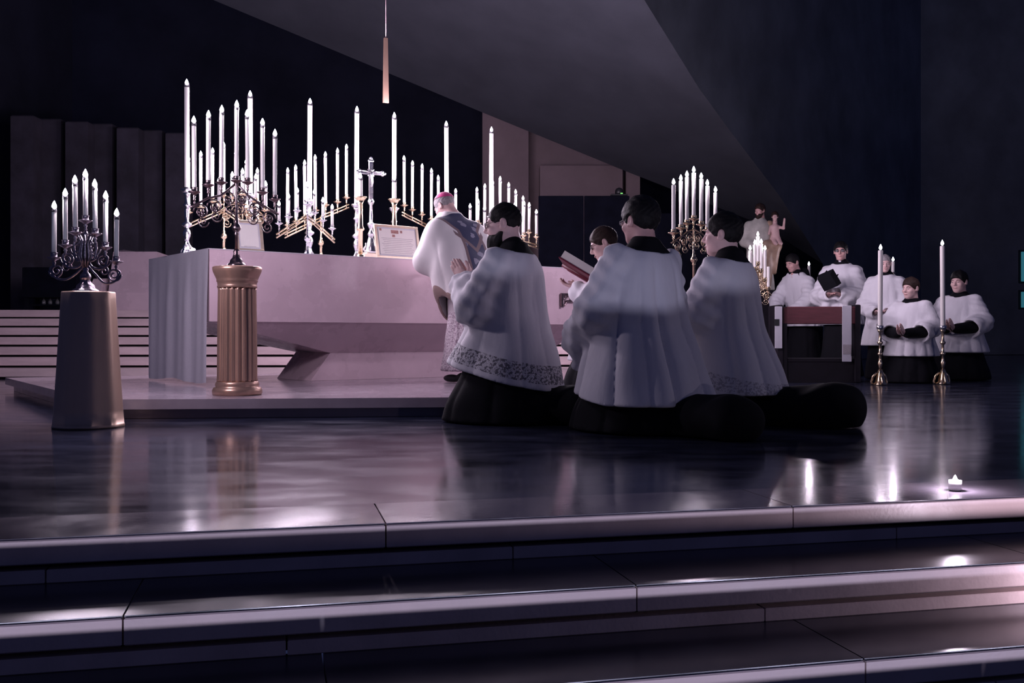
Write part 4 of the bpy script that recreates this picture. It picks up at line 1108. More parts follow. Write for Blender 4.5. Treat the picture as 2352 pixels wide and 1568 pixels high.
# the open book in his hands
bk = empty('open_book', at(1338, 633, 7.08), 1.12 + 0.25, 'thick open red-bound missal held up by the reading server', 'book')
bk.rotation_euler = (0.55, 0.15, 1.12 + 0.25); bk.scale = (1.2, 1.2, 1.5)
for sx in (-1, 1):
    nseg = 10; vs = []; 
    for i in range(nseg + 1):
        t = i / nseg; x = sx * (0.004 + 0.165 * t); zt = 0.038 * (1 - (1 - t) ** 2.2) * (1 - 0.35 * t) + 0.012
        for y in (-0.13, 0.13): vs += [(x, y, 0.006), (x, y, zt + 0.006)]
    mb = MB(); fs = []
    for i in range(nseg):
        a, b2 = i * 4, (i + 1) * 4
        q = [(a + 1, b2 + 1, b2 + 3, a + 3), (a, a + 2, b2 + 2, b2), (a, b2, b2 + 1, a + 1), (a + 2, a + 3, b2 + 3, b2 + 2)]
        fs += q if sx > 0 else [tuple(reversed(f)) for f in q]
    e = nseg * 4; q = [(e, e + 2, e + 3, e + 1), (0, 1, 3, 2)]
    fs += q if sx > 0 else [tuple(reversed(f)) for f in q]
    mb.add(vs, fs); mb.build('page_block', M['paper'], bk)
M['red_leather'] = mat('dark_red_leather', (0.14, 0.012, 0.03), 0.4, var=0.2, bump=0.1)
for sx in (-1, 1): MB().box((sx * 0.09, 0, 0.002), (0.178, 0.275, 0.007), bev=0.002).build('cover', M['red_leather'], bk)
MB().tube([(0, -0.138, 0.0), (0, 0.138, 0.0)], 0.014, 10).build('spine', M['red_leather'], bk)
MB().box((0.03, -0.128, 0.028), (0.012, 0.03, 0.004)).build('ribbon', M['red_leather'], bk)

# ---------- the celebrant in a white chasuble bowing at the altar
def chas_mat():
    m = mat('white_silk_chasuble', (0.78, 0.74, 0.74), 0.5, bump=0.05, bscale=60, sheen=0.2)
    nt = m.node_tree; N = nt.nodes; L = nt.links; b = N['Principled BSDF']
    tc = N.new('ShaderNodeTexCoord'); sep = N.new('ShaderNodeSeparateXYZ'); L.new(tc.outputs['Object'], sep.inputs[0])
    def mt(op, *a):
        q = N.new('ShaderNodeMath'); q.operation = op
        for i, t in enumerate(a):
            if hasattr(t, 'is_linked'): L.new(t, q.inputs[i])
            else: q.inputs[i].default_value = t
        return q.outputs[0]
    x, y, z = sep.outputs
    ax = mt('ABSOLUTE', x); back = mt('LESS_THAN', y, 0.20)
    col_ = mt('LESS_THAN', ax, 0.105)                                   # broad column down the back
    yoke = mt('LESS_THAN', mt('ADD', ax, mt('MULTIPLY', mt('SUBTRACT', 1.50, z), 1.0)), 0.26)
    band = mt('MULTIPLY', mt('MAXIMUM', col_, yoke), back)
    e1 = mt('LESS_THAN', mt('ABSOLUTE', mt('SUBTRACT', ax, 0.112)), 0.014)
    e1 = mt('MULTIPLY', e1, mt('LESS_THAN', z, 1.36))
    e2 = mt('LESS_THAN', mt('ABSOLUTE', mt('SUBTRACT', mt('ADD', ax, mt('SUBTRACT', 1.50, z)), 0.26)), 0.02)
    e2 = mt('MULTIPLY', e2, mt('GREATER_THAN', ax, 0.10))
    v_ = mt('LESS_THAN', mt('ABSOLUTE', mt('SUBTRACT', mt('SUBTRACT', z, 1.17), ax)), 0.022)
    v_ = mt('MULTIPLY', v_, mt('LESS_THAN', ax, 0.16))
    edge_ = mt('MULTIPLY', mt('MAXIMUM', mt('MAXIMUM', e1, e2), v_), back)
    hemz = mt('ADD', 0.52, mt('MULTIPLY', mt('MULTIPLY', x, x), 2.5))
    hemb = mt('LESS_THAN', z, mt('ADD', hemz, 0.020))
    vo = N.new('ShaderNodeTexVoronoi'); vo.inputs['Scale'].default_value = 9.5; L.new(tc.outputs['Object'], vo.inputs['Vector'])
    no = N.new('ShaderNodeTexNoise'); no.inputs['Scale'].default_value = 26; L.new(tc.outputs['Object'], no.inputs['Vector'])
    fl1 = mt('LESS_THAN', mt('ADD', vo.outputs['Distance'], mt('MULTIPLY', mt('SUBTRACT', no.outputs['Fac'], 0.5), 0.55)), 0.30)
    def mix(f, A, B):
        q = N.new('ShaderNodeMix'); q.data_type = 'RGBA'
        L.new(f, q.inputs['Factor'])
        for nm, t in (('A', A), ('B', B)):
            if isinstance(t, tuple): q.inputs[nm].default_value = (*t, 1)
            else: L.new(t, q.inputs[nm])
        return q.outputs['Result']
    blue = mix(fl1, (0.020, 0.024, 0.085), (0.26, 0.25, 0.34))
    c1 = mix(band, (0.78, 0.74, 0.74), blue)
    c2 = mix(edge_, c1, (0.20, 0.13, 0.14))
    c3 = mix(hemb, c2, (0.30, 0.20, 0.18))
    L.new(c3, b.inputs['Base Color'])
    return m
M['chasuble'] = chas_mat()
M['alb_lace'] = lace_mat('white_alb_with_lace', 0.05, 0.62, (0.70, 0.62, 0.66), (0.36, 0.27, 0.33))
KB = [(0.40, 0.28, 0.22, 0, -0.02), (0.7, 0.33, 0.22, 0, 0.0), (1.0, 0.36, 0.22, 0, 0.06), (1.2, 0.35, 0.215, 0, 0.13), (1.32, 0.31, 0.19, 0, 0.19), (1.42, 0.24, 0.155, 0, 0.24), (1.49, 0.15, 0.115, 0, 0.28), (1.54, 0.08, 0.08, 0, 0.30)]
def chas(X, Y, Z):
    d = loft(X, Y, Z, KB, pleats(7, 0.018, 1.35, 0.6, True, seed=0.2))
    for sx in (-1, 1):
        d = smin(d, smin(rc(X, Y, Z, (sx * 0.20, 0.20, 1.36), (sx * 0.31, 0.24, 1.08), 0.10, 0.11), rc(X, Y, Z, (sx * 0.31, 0.24, 1.08), (sx * 0.20, 0.36, 1.08), 0.11, 0.09), 0.05), 0.09)
    d = smax(d, -ell(X, Y, Z, (0, 0.335, 1.545), (0.085, 0.085, 0.07)), 0.01)
    d = smax(d, -np.maximum(d + 0.024, Z - 1.12), 0.004)
    return smax(d, (0.52 + 2.5 * X * X) - Z, 0.01)
def alb(X, Y, Z):
    d = loft(X, Y, Z, [(0.10, 0.235, 0.24, 0, 0.02), (0.5, 0.20, 0.19, 0, 0.0), (0.9, 0.19, 0.15, 0, 0.03), (1.3, 0.18, 0.13, 0, 0.18), (1.48, 0.08, 0.08, 0, 0.29)], pleats(16, 0.014, 0.9, 0.1, False))
    for sx in (-1, 1): d = smin(d, rc(X, Y, Z, (sx * 0.22, 0.32, 1.09), (sx * 0.14, 0.48, 1.09), 0.06, 0.045), 0.03)
    d = smin(d, rc(X, Y, Z, (0, 0.30, 1.44), (0, 0.325, 1.515), 0.066, 0.062), 0.02)
    return np.maximum(d, 0.10 + 0.012 * np.sin(np.arctan2(X, Y) * 17) - Z)
def bishop_extras(o):
    hR = rotm(0.25, -0.55); hp = (0, 0.375, 1.600)
    zuc = sdf_mesh(lambda X, Y, Z: np.maximum(np.abs(ell(X, Y, Z, (0, -0.014, 0.032), (0.0835, 0.1035, 0.0975))) - 0.003, (0.075 + 0.42 * (Y + 0.02)) - Z), (-0.1, -0.13, 0.0), (0.1, 0.11, 0.15), 0.004)
    link('skullcap', np_mesh('skullcap', [xf(zuc, hR, hp, 1.02)], M['zucchetto']), None, o)
    for sx in (-1, 1):
        V = sdf_mesh(lambda X, Y, Z: np.maximum(smin(ell(X, Y, Z, (0, 0.08, 0.035), (0.045, 0.10, 0.035)), ell(X, Y, Z, (0, -0.05, 0.045), (0.038, 0.06, 0.045)), 0.03), 0.003 - Z), (-0.06, -0.13, 0.0), (0.06, 0.2, 0.1), 0.007)
        link('shoe', np_mesh('shoe', [xf(V, rotm(-0.12 * sx), (sx * 0.11, 0.03, 0))], M['black_plastic']), None, o)
p1 = at(1080, 770, 8.15)
Rf = Matrix.Rotation(-0.2, 3, 'X')
person('priest in a white chasuble with a blue floral back panel bowing over the altar', (p1.x, p1.y, PZ), 0.72, 0.912,
       dict(fn=chas, lo=(-0.5, -0.34, 0.38), hi=(0.5, 0.66, 1.6), name='chasuble'), dict(fn=alb, lo=(-0.34, -0.34, 0.06), hi=(0.34, 0.72, 1.6), h=0.0125, name='alb'),
       dict(at=(0, 0.375, 1.600), yaw=0.25, pitch=-0.55, size=1.02, hairkey='thin', hairshape=dict(thick=0.004, low=-0.06), shape=dict(neck=(0, -0.05, -0.15))),
       hands=[((-0.13, 0.48, 1.10), Rf, 1, 0.15), ((0.13, 0.48, 1.10), Rf, -1, 0.15)],
       h=0.009, limbs=((0, 0.0, 0.9), [((sx * 0.18, 0.20, 1.36), (sx * 0.28, 0.26, 1.10), (sx * 0.13, 0.48, 1.10)) for sx in (-1, 1)]), mats=dict(sur=M['chasuble'], cas=M['alb_lace'], skin=M['skin_pale'], hair=M['hair_grey']), extras=bishop_extras)
# ================================================================== CHOIR, STATUE AND FURNITURE BEYOND
# ---- brass candelabrum on a tall pole behind the young server
Pq = at(1594, 770, 8.6)
cand_set('standing_candelabrum', 'brass seven-light candelabrum on a tall pole behind the young kneeling server', 'the standing brass pole candelabrum',
         (Pq.x, Pq.y), 0.0, (AU.x, AU.y),
         [(1547, 417, 534, 1), (1564.5, 408, 523, 1), (1578, 399.5, 512, 1), (1593.5, 389, 502, 1), (1610.5, 403.5, 515, 1), (1625, 419, 528, 1), (1643, 434.5, 540, 1)],
         0.0165, M['brass'], 'bar', 1593.5, 'candles on the standing brass candelabrum', watts=1.1, foot_r=0.15, zknop=1.15, drop=0.075, ring=False)
# ---- smaller stepped candelabrum in front of the statue
Pq = at(1741, 770, 10.9)
cand_set('stepped_candelabrum', 'small brass candelabrum with stepped candles in front of the saint statue', 'the small stepped candelabrum by the statue',
         (Pq.x, Pq.y), 0.0, (0.96, -0.28),
         [(1713.5, 596.5, 652, 1), (1723, 569, 632, 1), (1734, 556, 618, 1), (1741, 537, 606, 1), (1748.5, 554, 622, 1), (1757, 569, 643, 1), (1765, 606, 664, 0)],
         0.0165, M['brass'], 'bar', 1741, 'candles on the stepped candelabrum', watts=0.5, foot_r=0.13, zknop=0.6, ring=False, pan=0.58)
# ---- two more lit candles on sticks among the choir
for (fx, fy, by, Y, lab) in ((1858, 607, 640, 13.7, 'behind the bowing choir member'), (2051, 597, 625, 12.3, 'behind the grey-haired choir member')):
    b0, f0 = at(fx, by, Y), at(fx, fy, Y)
    o = empty('torch_stand', (b0.x, b0.y, 0), 0, 'slim brass candle stand %s' % lab, 'candlestick', 'slim candle stands in the choir')
    MB().lathe([(0.11, 0), (0.11, 0.015), (0.05, 0.04), (0.02, 0.07)], n=20).build('foot', M['brass'], o)
    MB().lathe([(0.012, 0.06), (0.012, b0.z - 0.05), (0.03, b0.z - 0.02), (0.032, b0.z), (0.02, b0.z)], n=14).build('pole', M['brass'], o)
    candle((b0.x, b0.y, b0.z + 0.001), f0.z - b0.z - 0.02, 0.02, 'short lit candle %s' % lab, 'candles in the choir', watts=0.35, ring=False)

# ---- people of the choir
SK = [(0.60, 0.29, 0.25, 0, 0.0), (0.9, 0.245, 0.19, 0, 0), (1.15, 0.225, 0.165, 0, 0), (1.32, 0.205, 0.14, 0, -0.01), (1.40, 0.165, 0.115, 0, -0.02), (1.45, 0.10, 0.085, 0, -0.025), (1.49, 0.07, 0.07, 0, -0.025)]
def stand_surplice(keys, sleeves, hem, seed):
    return surplice_fn(keys, sleeves, pleats(11, 0.022, 1.35, 0.7, False, seed=seed), (0, -0.01, 1.475), hem, (0.115, 0.11, 0.065))
def stand_cassock(keys, forearms=()):
    low = [(0.0, 0.27, 0.26, 0, 0), (0.5, 0.21, 0.20, 0, 0), (0.9, 0.18, 0.14, 0, 0)]
    up = [(k[0], k[1] * 0.94, k[2] * 0.94, k[3], k[4]) for k in keys if k[0] > 0.8]
    def fn(X, Y, Z):
        d = smin(loft(X, Y, Z, low, pleats(12, 0.014, 0.9, 0.0, False)), loft(X, Y, Z, up), 0.02)
        d = smin(d, rc(X, Y, Z, (0, -0.025, 1.38), (0, -0.015, 1.455), 0.078, 0.066), 0.02)
        for a, b, r1, r2 in forearms: d = smin(d, rc(X, Y, Z, a, b, r1, r2), 0.02)
        return np.maximum(d, 0.004 - Z)
    return fn
GS = ((-0.45, -0.36, 0.5), (0.45, 0.55, 1.52)); GSC = ((-0.42, -0.36, 0), (0.42, 0.5, 1.55))
Rd = Matrix.Rotation(0.2, 3, 'X')
def arms(ez, wz, wy, wx=0.07, r=0.11):
    return [((sx * 0.18, -0.01, 1.33), (sx * 0.27, 0.04, ez), (sx * wx, wy, wz), 0.085, r, r * 0.85, (sx * (wx + 0.06), wy - 0.04, wz - 0.18)) for sx in (-1, 1)]
def limb(ez, wz, wy, wx=0.07): return ((0, 0, 0.9), [((sx * 0.17, -0.01, 1.31), (sx * 0.25, 0.04, ez), (sx * wx, wy, wz)) for sx in (-1, 1)])
def collar_tab(z, y):
    def f(o): MB().box((0, y, z), (0.03, 0.008, 0.022), bev=0.002).build('collar_tab', M['white_paint'], o)
    return f
# bowing choir member behind the pew
kA = [(k[0], k[1], k[2], 0, k[4] + max(0, k[0] - 0.9) * 0.38) for k in SK]
slA = [((sx * 0.18, 0.15, 1.31), (sx * 0.27, 0.26, 1.05), (sx * 0.15, 0.44, 0.90), 0.085, 0.10, 0.085, None) for sx in (-1, 1)]
fnA = surplice_fn(kA, slA, pleats(11, 0.02, 1.35, 0.7, False, seed=3.3), (0, 0.20, 1.475), lambda X, Y, Z: 0.68 - Z, (0.115, 0.11, 0.065))
p = at(1846, 770, 12.95)
person('bowing choir member in white surplice leaning on the pew, face lit beside a candle', (p.x, p.y, 0), 2.25, 0.905,
       dict(fn=fnA, lo=(-0.45, -0.36, 0.5), hi=(0.45, 0.62, 1.52)), dict(fn=stand_cassock(kA), lo=GSC[0], hi=GSC[1], h=0.018),
       dict(at=(0, 0.27, 1.575), yaw=-0.1, pitch=-0.35, hairkey='choir', hairshape=dict(thick=0.010, front=0.018)),
       hands=[((-0.14, 0.46, 0.89), Matrix.Rotation(-0.7, 3, 'X'), 1, 0.3), ((0.14, 0.46, 0.89), Matrix.Rotation(-0.7, 3, 'X'), -1, 0.3)],
       h=0.014, hh=0.006, limbs=((0, 0, 0.9), [((sx * 0.17, 0.14, 1.30), (sx * 0.26, 0.26, 1.06), (sx * 0.14, 0.45, 0.90)) for sx in (-1, 1)]), group='choir members', mats=dict(hair=M['hair_dark']))
# standing one with the black biretta
p = at(1932, 770, 12.15)
fnB = stand_surplice(SK, arms(1.02, 1.04, 0.27), lambda X, Y, Z: 0.66 - Z, 4.1)
person('standing choir member with dark hair holding a black biretta to his chest', (p.x, p.y, 0), 2.55, 0.952,
       dict(fn=fnB, lo=GS[0], hi=GS[1]), dict(fn=stand_cassock(SK), lo=GSC[0], hi=GSC[1], h=0.018),
       dict(at=(0, 0.02, 1.595), yaw=0.15, pitch=-0.02, glasses=True, hairkey='choir', hairshape=dict(thick=0.010, front=0.018)),
       hands=[((-0.07, 0.29, 1.04), Matrix.Rotation(-0.5, 3, 'Z') @ Rd, 1, 0.35), ((0.07, 0.29, 1.04), Matrix.Rotation(0.5, 3, 'Z') @ Rd, -1, 0.35)],
       h=0.014, hh=0.006, limbs=limb(1.02, 1.04, 0.28), group='choir members', extras=collar_tab(1.468, 0.056))
bp = at(1903, 645, 11.77)
bi = empty('biretta', bp, 2.4, 'black square biretta with ridges held by the standing choir member', 'hat')
bi.rotation_euler = (1.1, 0.35, 2.4)
MB().hull8([(-0.085, -0.085, -0.055), (0.085, -0.085, -0.055), (0.085, 0.085, -0.055), (-0.085, 0.085, -0.055)], [(-0.10, -0.10, 0.055), (0.10, -0.10, 0.055), (0.10, 0.10, 0.055), (-0.10, 0.10, 0.055)]).build('crown_block', M['cassock'], bi)
for q in range(3):
    a = q * math.pi / 2
    ca, sa = math.cos(a), math.sin(a)
    MB().hull8([(ca * 0.0 - sa * 0.006, sa * 0.0 + ca * 0.006, 0.055), (-ca * 0 + sa * 0.006, -ca * 0.006, 0.055), (ca * 0.10 + sa * 0.006, sa * 0.10 - ca * 0.006, 0.055), (ca * 0.10 - sa * 0.006, sa * 0.10 + ca * 0.006, 0.055)],
               [(-sa * 0.004, ca * 0.004, 0.075), (sa * 0.004, -ca * 0.004, 0.075), (ca * 0.10 + sa * 0.004, sa * 0.10 - ca * 0.004, 0.11), (ca * 0.10 - sa * 0.004, sa * 0.10 + ca * 0.004, 0.11)]).build('ridge', M['cassock'], bi)
MB().lathe([(0.004, 0.055), (0.022, 0.075), (0.022, 0.085), (0.004, 0.10)], n=12).build('pompom', M['cassock'], bi)
# grey-haired man
SL = [(0.42, 0.33, 0.27, 0, 0.0)] + SK[1:]
p = at(2034, 770, 11.45)
fnC = stand_surplice(SL, arms(1.0, 0.92, 0.22, 0.10), lambda X, Y, Z: 0.46 - Z, 5.2)
person('grey-haired choir member in a long white surplice behind the tall candle', (p.x, p.y, 0), 2.62, 0.83,
       dict(fn=fnC, lo=(-0.45, -0.36, 0.4), hi=GS[1]), dict(fn=stand_cassock(SK), lo=GSC[0], hi=GSC[1], h=0.018),
       dict(at=(0, 0.04, 1.590), yaw=0.25, pitch=-0.15, hairkey='thin', hairshape=dict(thick=0.004, low=-0.06), shape=dict(jaw=1.06), key='old'),
       hands=[((-0.08, 0.24, 0.92), Matrix.Rotation(-0.5, 3, 'Z') @ Rd, 1, 0.35), ((0.08, 0.24, 0.92), Matrix.Rotation(0.5, 3, 'Z') @ Rd, -1, 0.35)],
       h=0.014, hh=0.006, limbs=limb(1.0, 0.92, 0.23), group='choir members', mats=dict(hair=M['hair_grey'], skin=M['skin_pale']))
# two kneeling boys with folded hands in wide black cassock sleeves
for (px, Y, sc, rz, yaw, seed, lab, hm, px2) in ((2092, 10.7, 0.870, 2.5, -0.35, 6.0, 'kneeling boy with brown fringe and folded hands, between the two tall floor candles', 'hair_brown', 0),
                                       (2203, 11.3, 0.958, 2.5, -0.20, 7.1, 'kneeling boy with black combed hair and folded hands, rightmost figure', 'hair_dark', 0)):
    sl = [((sx * 0.17, -0.02, 0.915), (sx * 0.26, 0.05, 0.68), (sx * 0.20, 0.20, 0.62), 0.088, 0.115, 0.12, None) for sx in (-1, 1)]
    fn = surplice_fn(KS, sl, pleats(12, 0.026, 0.9, 0.3, False, seed=seed), (0, -0.03, 1.02), lambda X, Y, Z: 0.32 - Z, (0.125, 0.11, 0.07))
    fa = [((sx * 0.24, 0.10, 0.62), (sx * 0.06, 0.36, 0.60), 0.075, 0.06) for sx in (-1, 1)]
    p = at(px, 770, Y)
    person(lab, (p.x, p.y, 0), rz, sc,
           dict(fn=fn, lo=G0[0], hi=G0[1]), dict(fn=kneel_cassock(KS, trail=0.40, forearms=fa), lo=GC[0], hi=GC[1], h=0.018),
           dict(at=(0, 0.015, 1.150), yaw=yaw, pitch=-0.05, size=1.06, key='boy2', shape=dict(jaw=1.05), hairkey='fringe', hairshape=dict(thick=0.013, low=-0.06, front=0.010)),
           hands=[((-0.025, 0.40, 0.61), Matrix.Rotation(0.5, 3, 'X') @ Matrix.Rotation(-math.pi / 2, 3, 'Y'), 1, 0.1), ((0.025, 0.40, 0.61), Matrix.Rotation(0.5, 3, 'X') @ Matrix.Rotation(math.pi / 2, 3, 'Y'), -1, 0.1)],
           h=0.014, hh=0.006, limbs=((0, 0, 0.5), [((sx * 0.16, -0.02, 0.91), (sx * 0.24, 0.08, 0.65), (sx * 0.03, 0.38, 0.61)) for sx in (-1, 1)]), group='choir members', mats=dict(hair=M[hm], skin=M['skin_pale']))

# ---- the dark wooden pew with its red rail in front of the choir
PY = 10.6
l0, l1 = at(1786, 770, PY), at(1972, 770, PY)
cx = (l0.x + l1.x) / 2; wd = l1.x - l0.x
pew = empty('choir_pew', (cx, PY, 0), -0.05, 'dark wooden choir pew with a red-brown top rail', 'pew')
zt = at(0, 704, PY).z; zb_ = at(0, 744, PY).z; zs = at(0, 823, PY).z
MB().box((0.0, 0, (zt + zb_) / 2), (wd - 0.09, 0.05, zt - zb_), bev=0.008).build('top_rail', M['walnut'], pew)
for sx in (-1, 1):
    MB().box((sx * (wd / 2 - 0.025), 0.20, zt / 2 + 0.01), (0.05, 0.50, zt + 0.02), bev=0.008).build('end_panel', M['darkwood'], pew)
MB().box((0, 0.18, zs - 0.02), (wd - 0.10, 0.36, 0.04), bev=0.006).build('seat_board', M['darkwood'], pew)
MB().box((0, 0.02, 0.11), (wd - 0.10, 0.03, 0.22)).build('kick_board', M['darkwood'], pew)
MB().box((-wd / 2 + 0.075, 0.0, zt * 0.5), (0.05, 0.05, zt), bev=0.006).build('stile', M['darkwood'], pew)
s0 = at(1945, 770, PY - 0.05)
b = empty('hanging_banner', (s0.x, PY - 0.05, at(0, 830, PY).z), 0, 'white cloth strip hung over the pew rail, end nearer the tall candle', 'cloth', 'white strips on the pew')
MB().box((0, 0, (zt - at(0, 830, PY).z) / 2 + 0.004), (0.095, 0.012, zt - at(0, 830, PY).z + 0.012), bev=0.004).build('strip', M['white_paint'], b)
MB().box((0, -0.0075, 0.13), (0.088, 0.003, 0.10)).build('grey_patch', M['ink_grey'], b)
MB().tube([(0.05, -0.01, 0.40), (0.052, -0.012, 0.2), (0.055, -0.012, 0.06)], [0.004, 0.005, 0.014], 8).build('tassel', M['darkwood'], b)
s1 = at(1788, 770, PY - 0.06); z0 = at(0, 800, PY).z
b = empty('hanging_banner', (s1.x, PY - 0.06, z0), 0, 'narrow white cloth strip on the pew end beside the young server', 'cloth', 'white strips on the pew')
MB().box((0, 0, (zt - z0) / 2), (0.075, 0.012, zt - z0), bev=0.004).build('strip', M['white_paint'], b)
MB().box((-0.02, -0.0085, (zt - z0) * 0.62), (0.052, 0.005, 0.07), bev=0.002).build('dark_clip', M['black_plastic'], b)

# ---- the painted saint holding a child, on a dark plinth
PS = at(1748, 770, 13.9)
sz = at(0, 668, 13.9).z
pl = empty('statue_plinth', (PS.x, PS.y, 0), 0.1, 'dark square plinth under the painted saint statue', 'plinth')
MB().box((0, 0, sz / 2), (0.42, 0.36, sz - 0.09), bev=0.01).build('plinth_shaft', M['darkwood'], pl)
MB().box((0, 0, sz - 0.023), (0.50, 0.44, 0.045), bev=0.01).build('plinth_cap', M['darkwood'], pl)
MB().box((0, 0, 0.025), (0.50, 0.44, 0.05), bev=0.01).build('plinth_foot', M['darkwood'], pl)
M['robe'] = mat('pale_painted_robe', (0.46, 0.44, 0.40), 0.6, var=0.2, scale=12, bump=0.1, bscale=40)
M['mantle'] = mat('brown_gilt_mantle', (0.36, 0.24, 0.17), 0.5, var=0.25, scale=14, bump=0.1, bscale=40)
st = empty('saint_statue', (PS.x - 0.02, PS.y, sz), 3.05, 'painted statue of a bearded saint carrying a blessing child', 'statue'); st.scale = (1.138, 1.138, 1.138)
def robe(X, Y, Z):
    d = loft(X, Y, Z, [(0.0, 0.17, 0.14, 0, 0), (0.3, 0.145, 0.125, 0, 0), (0.6, 0.15, 0.115, 0, 0), (0.78, 0.145, 0.095, 0, 0), (0.85, 0.10, 0.07, 0, 0), (0.89, 0.045, 0.045, 0, 0)], pleats(10, 0.022, 0.75, 0.05, False, seed=1.1))
    d = smin(d, smin(rc(X, Y, Z, (0.13, 0.0, 0.80), (0.18, 0.03, 0.60), 0.055, 0.065), rc(X, Y, Z, (0.18, 0.03, 0.60), (0.10, 0.13, 0.54), 0.065, 0.05), 0.03), 0.04)
    return np.maximum(d, 0.002 - Z)
link('robe', np_mesh('robe', [sdf_mesh(robe, (-0.26, -0.2, 0), (0.28, 0.22, 0.92), 0.0095)], M['robe']), None, st)
def mantle(X, Y, Z):
    d = smin(rc(X, Y, Z, (-0.12, 0.0, 0.80), (-0.18, 0.05, 0.56), 0.06, 0.075), rc(X, Y, Z, (-0.18, 0.05, 0.56), (-0.06, 0.14, 0.56), 0.07, 0.05), 0.03)
    d = smin(d, rc(X, Y, Z, (-0.17, 0.06, 0.52), (-0.17, 0.04, 0.22), 0.07, 0.03), 0.05)
    d = smin(d, rc(X, Y, Z, (-0.08, 0.08, 0.45), (-0.02, 0.09, 0.06), 0.07, 0.10), 0.05)
    d = d - 0.012 * np.sin(X * 60 + Z * 14) * np.clip(0.7 - Z, 0, 1)
    return np.maximum(d, 0.002 - Z)
link('mantle', np_mesh('mantle', [sdf_mesh(mantle, (-0.30, -0.1, 0), (0.12, 0.24, 0.90), 0.0095)], M['mantle']), None, st)
hR = rotm(-0.75, -0.12)
link('saint_head', np_mesh('saint_head', [xf(head_mesh('a', 0.006), hR, (0.0, 0.02, 0.975), 0.66)], M['skin']), None, st)
link('saint_hair', np_mesh('saint_hair', [xf(hair_mesh('statue', 0.006, thick=0.018, low=-0.11), hR, (0.0, 0.02, 0.975), 0.66)], M['hair_brown']), None, st)
link('saint_beard', np_mesh('saint_beard', [xf(sdf_mesh(beard_fn, (-0.08, -0.03, -0.165), (0.08, 0.125, -0.03), 0.006), hR, (0.0, 0.02, 0.975), 0.66)], M['hair_brown']), None, st)
def child(X, Y, Z):
    d = rc(X, Y, Z, (-0.17, 0.10, 0.62), (-0.165, 0.10, 0.76), 0.055, 0.048)
    d = smin(d, rc(X, Y, Z, (-0.165, 0.10, 0.80), (-0.165, 0.10, 0.83), 0.02, 0.02), 0.02)
    d = smin(d, smin(rc(X, Y, Z, (-0.20, 0.10, 0.77), (-0.265, 0.12, 0.75), 0.02, 0.016), rc(X, Y, Z, (-0.265, 0.12, 0.75), (-0.275, 0.13, 0.86), 0.016, 0.013), 0.01), 0.015)
    d = smin(d, rc(X, Y, Z, (-0.12, 0.10, 0.77), (-0.09, 0.14, 0.68), 0.02, 0.014), 0.015)
    for sx in (-0.03, 0.03): d = smin(d, rc(X, Y, Z, (-0.17 + sx, 0.10, 0.62), (-0.19 + sx, 0.19, 0.56), 0.035, 0.024), 0.02)
    return d
link('child_body', np_mesh('child_body', [sdf_mesh(child, (-0.32, 0.0, 0.5), (-0.04, 0.26, 0.92), 0.007), xf(head_mesh('a', 0.006), rotm(-0.2, -0.05), (-0.165, 0.11, 0.892), 0.46)], M['skin_pale']), None, st)
link('child_hair', np_mesh('child_hair', [xf(hair_mesh('statue', 0.006, thick=0.018, low=-0.11), rotm(-0.2, -0.05), (-0.165, 0.11, 0.892), 0.46)], M['hair_brown']), None, st)

# ---- black screens behind the altar and the small camera on top
def screen(x0, x1, yt, Y, label, grp):
    a, b2 = at(x0, yt, Y), at(x1, yt, Y)
    o = empty('folding_screen', ((a.x + b2.x) / 2, Y, 0), 0, label, 'screen', grp)
    n = 2; wv = (b2.x - a.x) / n
    for i in range(n):
        MB().box((-(b2.x - a.x) / 2 + wv * (i + 0.5), 0, a.z / 2 + 0.03), (wv - 0.01, 0.05, a.z - 0.06), bev=0.006).build('panel', M['screen'], o)
        MB().box((-(b2.x - a.x) / 2 + wv * (i + 0.5), 0, 0.03), (0.08, 0.3, 0.058), bev=0.006).build('foot', M['screen'], o)
    return a
sa = screen(1236, 1446, 450, 14.2, 'tall black screen panel beyond the altar, left of the dark-haired kneeling server', 'black screens')
screen(1450, 1640, 490, 14.6, 'lower black screen panel behind the standing brass candelabrum', 'black screens')
p = at(1422, 450, 14.2)
dv = empty('small_camera', (p.x, 14.2, p.z), 0, 'little black camera with a green light on top of the black screen', 'camera')
MB().box((0, 0, 0.012), (0.24, 0.10, 0.024), bev=0.006).build('mount', M['black_plastic'], dv)
MB().lathe([(0.055, 0.024), (0.058, 0.05), (0.056, 0.08), (0.04, 0.105), (0.012, 0.118)], n=20).build('dome', M['black_plastic'], dv)
MB().box((0.03, -0.056, 0.03), (0.03, 0.004, 0.010)).build('status_light', M['green_led'], dv)

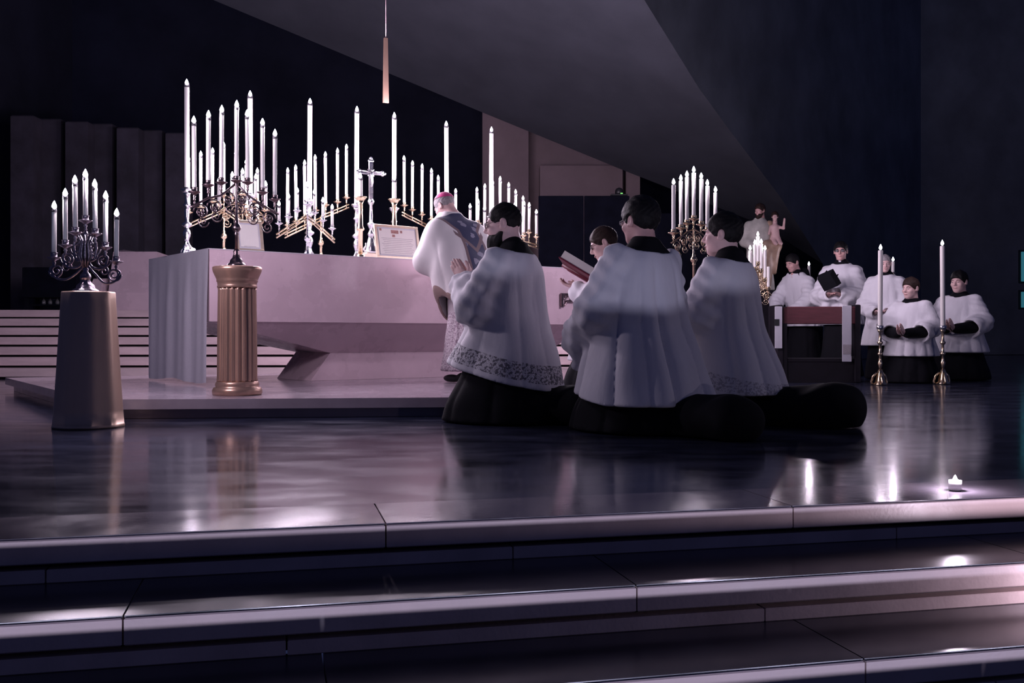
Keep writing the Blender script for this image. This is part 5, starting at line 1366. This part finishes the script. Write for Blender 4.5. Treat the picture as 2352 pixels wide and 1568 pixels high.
# ---- pale stone seat at the head of the rear steps, dark chest and glass cruets beside it
Zp = 0.84
pc = at(318, 770, 14.35)
seat = empty('stone_chair', (pc.x, pc.y, Zp), 0.0, 'faceted pale stone presidential chair at the head of the rear steps', 'stone seat')
MB().hull8([(-0.62, -0.35, 0), (0.62, -0.35, 0), (0.62, 0.45, 0), (-0.62, 0.45, 0)], [(-0.60, -0.33, 0.26), (0.60, -0.33, 0.26), (0.60, 0.45, 0.26), (-0.60, 0.45, 0.26)]).build('seat_block', M['altar_stone'], seat)
MB().hull8([(-0.36, -0.18, 0.26), (0.44, -0.18, 0.26), (0.58, 0.40, 0.26), (-0.44, 0.40, 0.26)], [(-0.36, 0.0, 0.86), (0.26, 0.0, 0.86), (0.40, 0.40, 0.80), (-0.36, 0.40, 0.92)]).build('back_block', M['altar_stone'], seat)
MB().hull8([(-0.60, -0.30, 0.26), (-0.42, -0.30, 0.26), (-0.42, 0.40, 0.26), (-0.60, 0.40, 0.26)], [(-0.56, -0.20, 0.46), (-0.44, -0.20, 0.46), (-0.44, 0.36, 0.50), (-0.56, 0.36, 0.50)]).build('arm_block', M['altar_stone'], seat)
pd = at(128, 770, 14.0)
ch = empty('dark_cabinet', (pd.x, pd.y, Zp), 0, 'dark low credence table behind the drum pedestal candelabrum', 'table')
MB().box((0, 0, 0.39), (0.74, 0.40, 0.42), bev=0.01).build('apron_box', M['screen'], ch)
for x in (-0.33, 0.33):
    for y in (-0.16, 0.16): MB().box((x, y, 0.09), (0.04, 0.04, 0.18), bev=0.004).build('leg', M['screen'], ch)
MB().box((0, 0, 0.08), (0.62, 0.30, 0.02)).build('lower_shelf', M['screen'], ch)
for k, x in enumerate((-0.13, -0.04, 0.06)):
    o = empty('glass_cruet', (pd.x + x, pd.y - 0.08, Zp + 0.0915), 0, 'small clear glass cruet on the credence shelf, %s of three' % ('leftmost', 'middle', 'rightmost')[k], 'cruet', 'glass cruets')
    MB().lathe([(0.022, 0), (0.026, 0.01), (0.026, 0.045), (0.010, 0.066), (0.011, 0.08), (0.009, 0.082)], n=14).build('glass_body', M['clear_glass'], o)
    MB().lathe([(0.004, 0.080), (0.010, 0.084), (0.010, 0.089), (0.003, 0.092)], n=10).build('stopper', M['clear_glass'], o)

# ---- narrow teal-lit window at the far right edge
wn = struct('window_1', 'narrow teal-lit window at the far right')
for (y0, y1) in ((578, 646), (670, 706)):
    p, q = at(2346, y1, 21.0), at(2376, y0, 21.0)
    MB().box(((p.x + q.x) / 2, 21.0, (p.z + q.z) / 2), (q.x - p.x, 0.04, q.z - p.z), bev=0.005).build('pane', M['teal_pane'], wn)
    MB().box(((p.x + q.x) / 2, 21.03, (p.z + q.z) / 2), (q.x - p.x + 0.08, 0.03, q.z - p.z + 0.08), bev=0.005).build('frame', M['black_plastic'], wn)
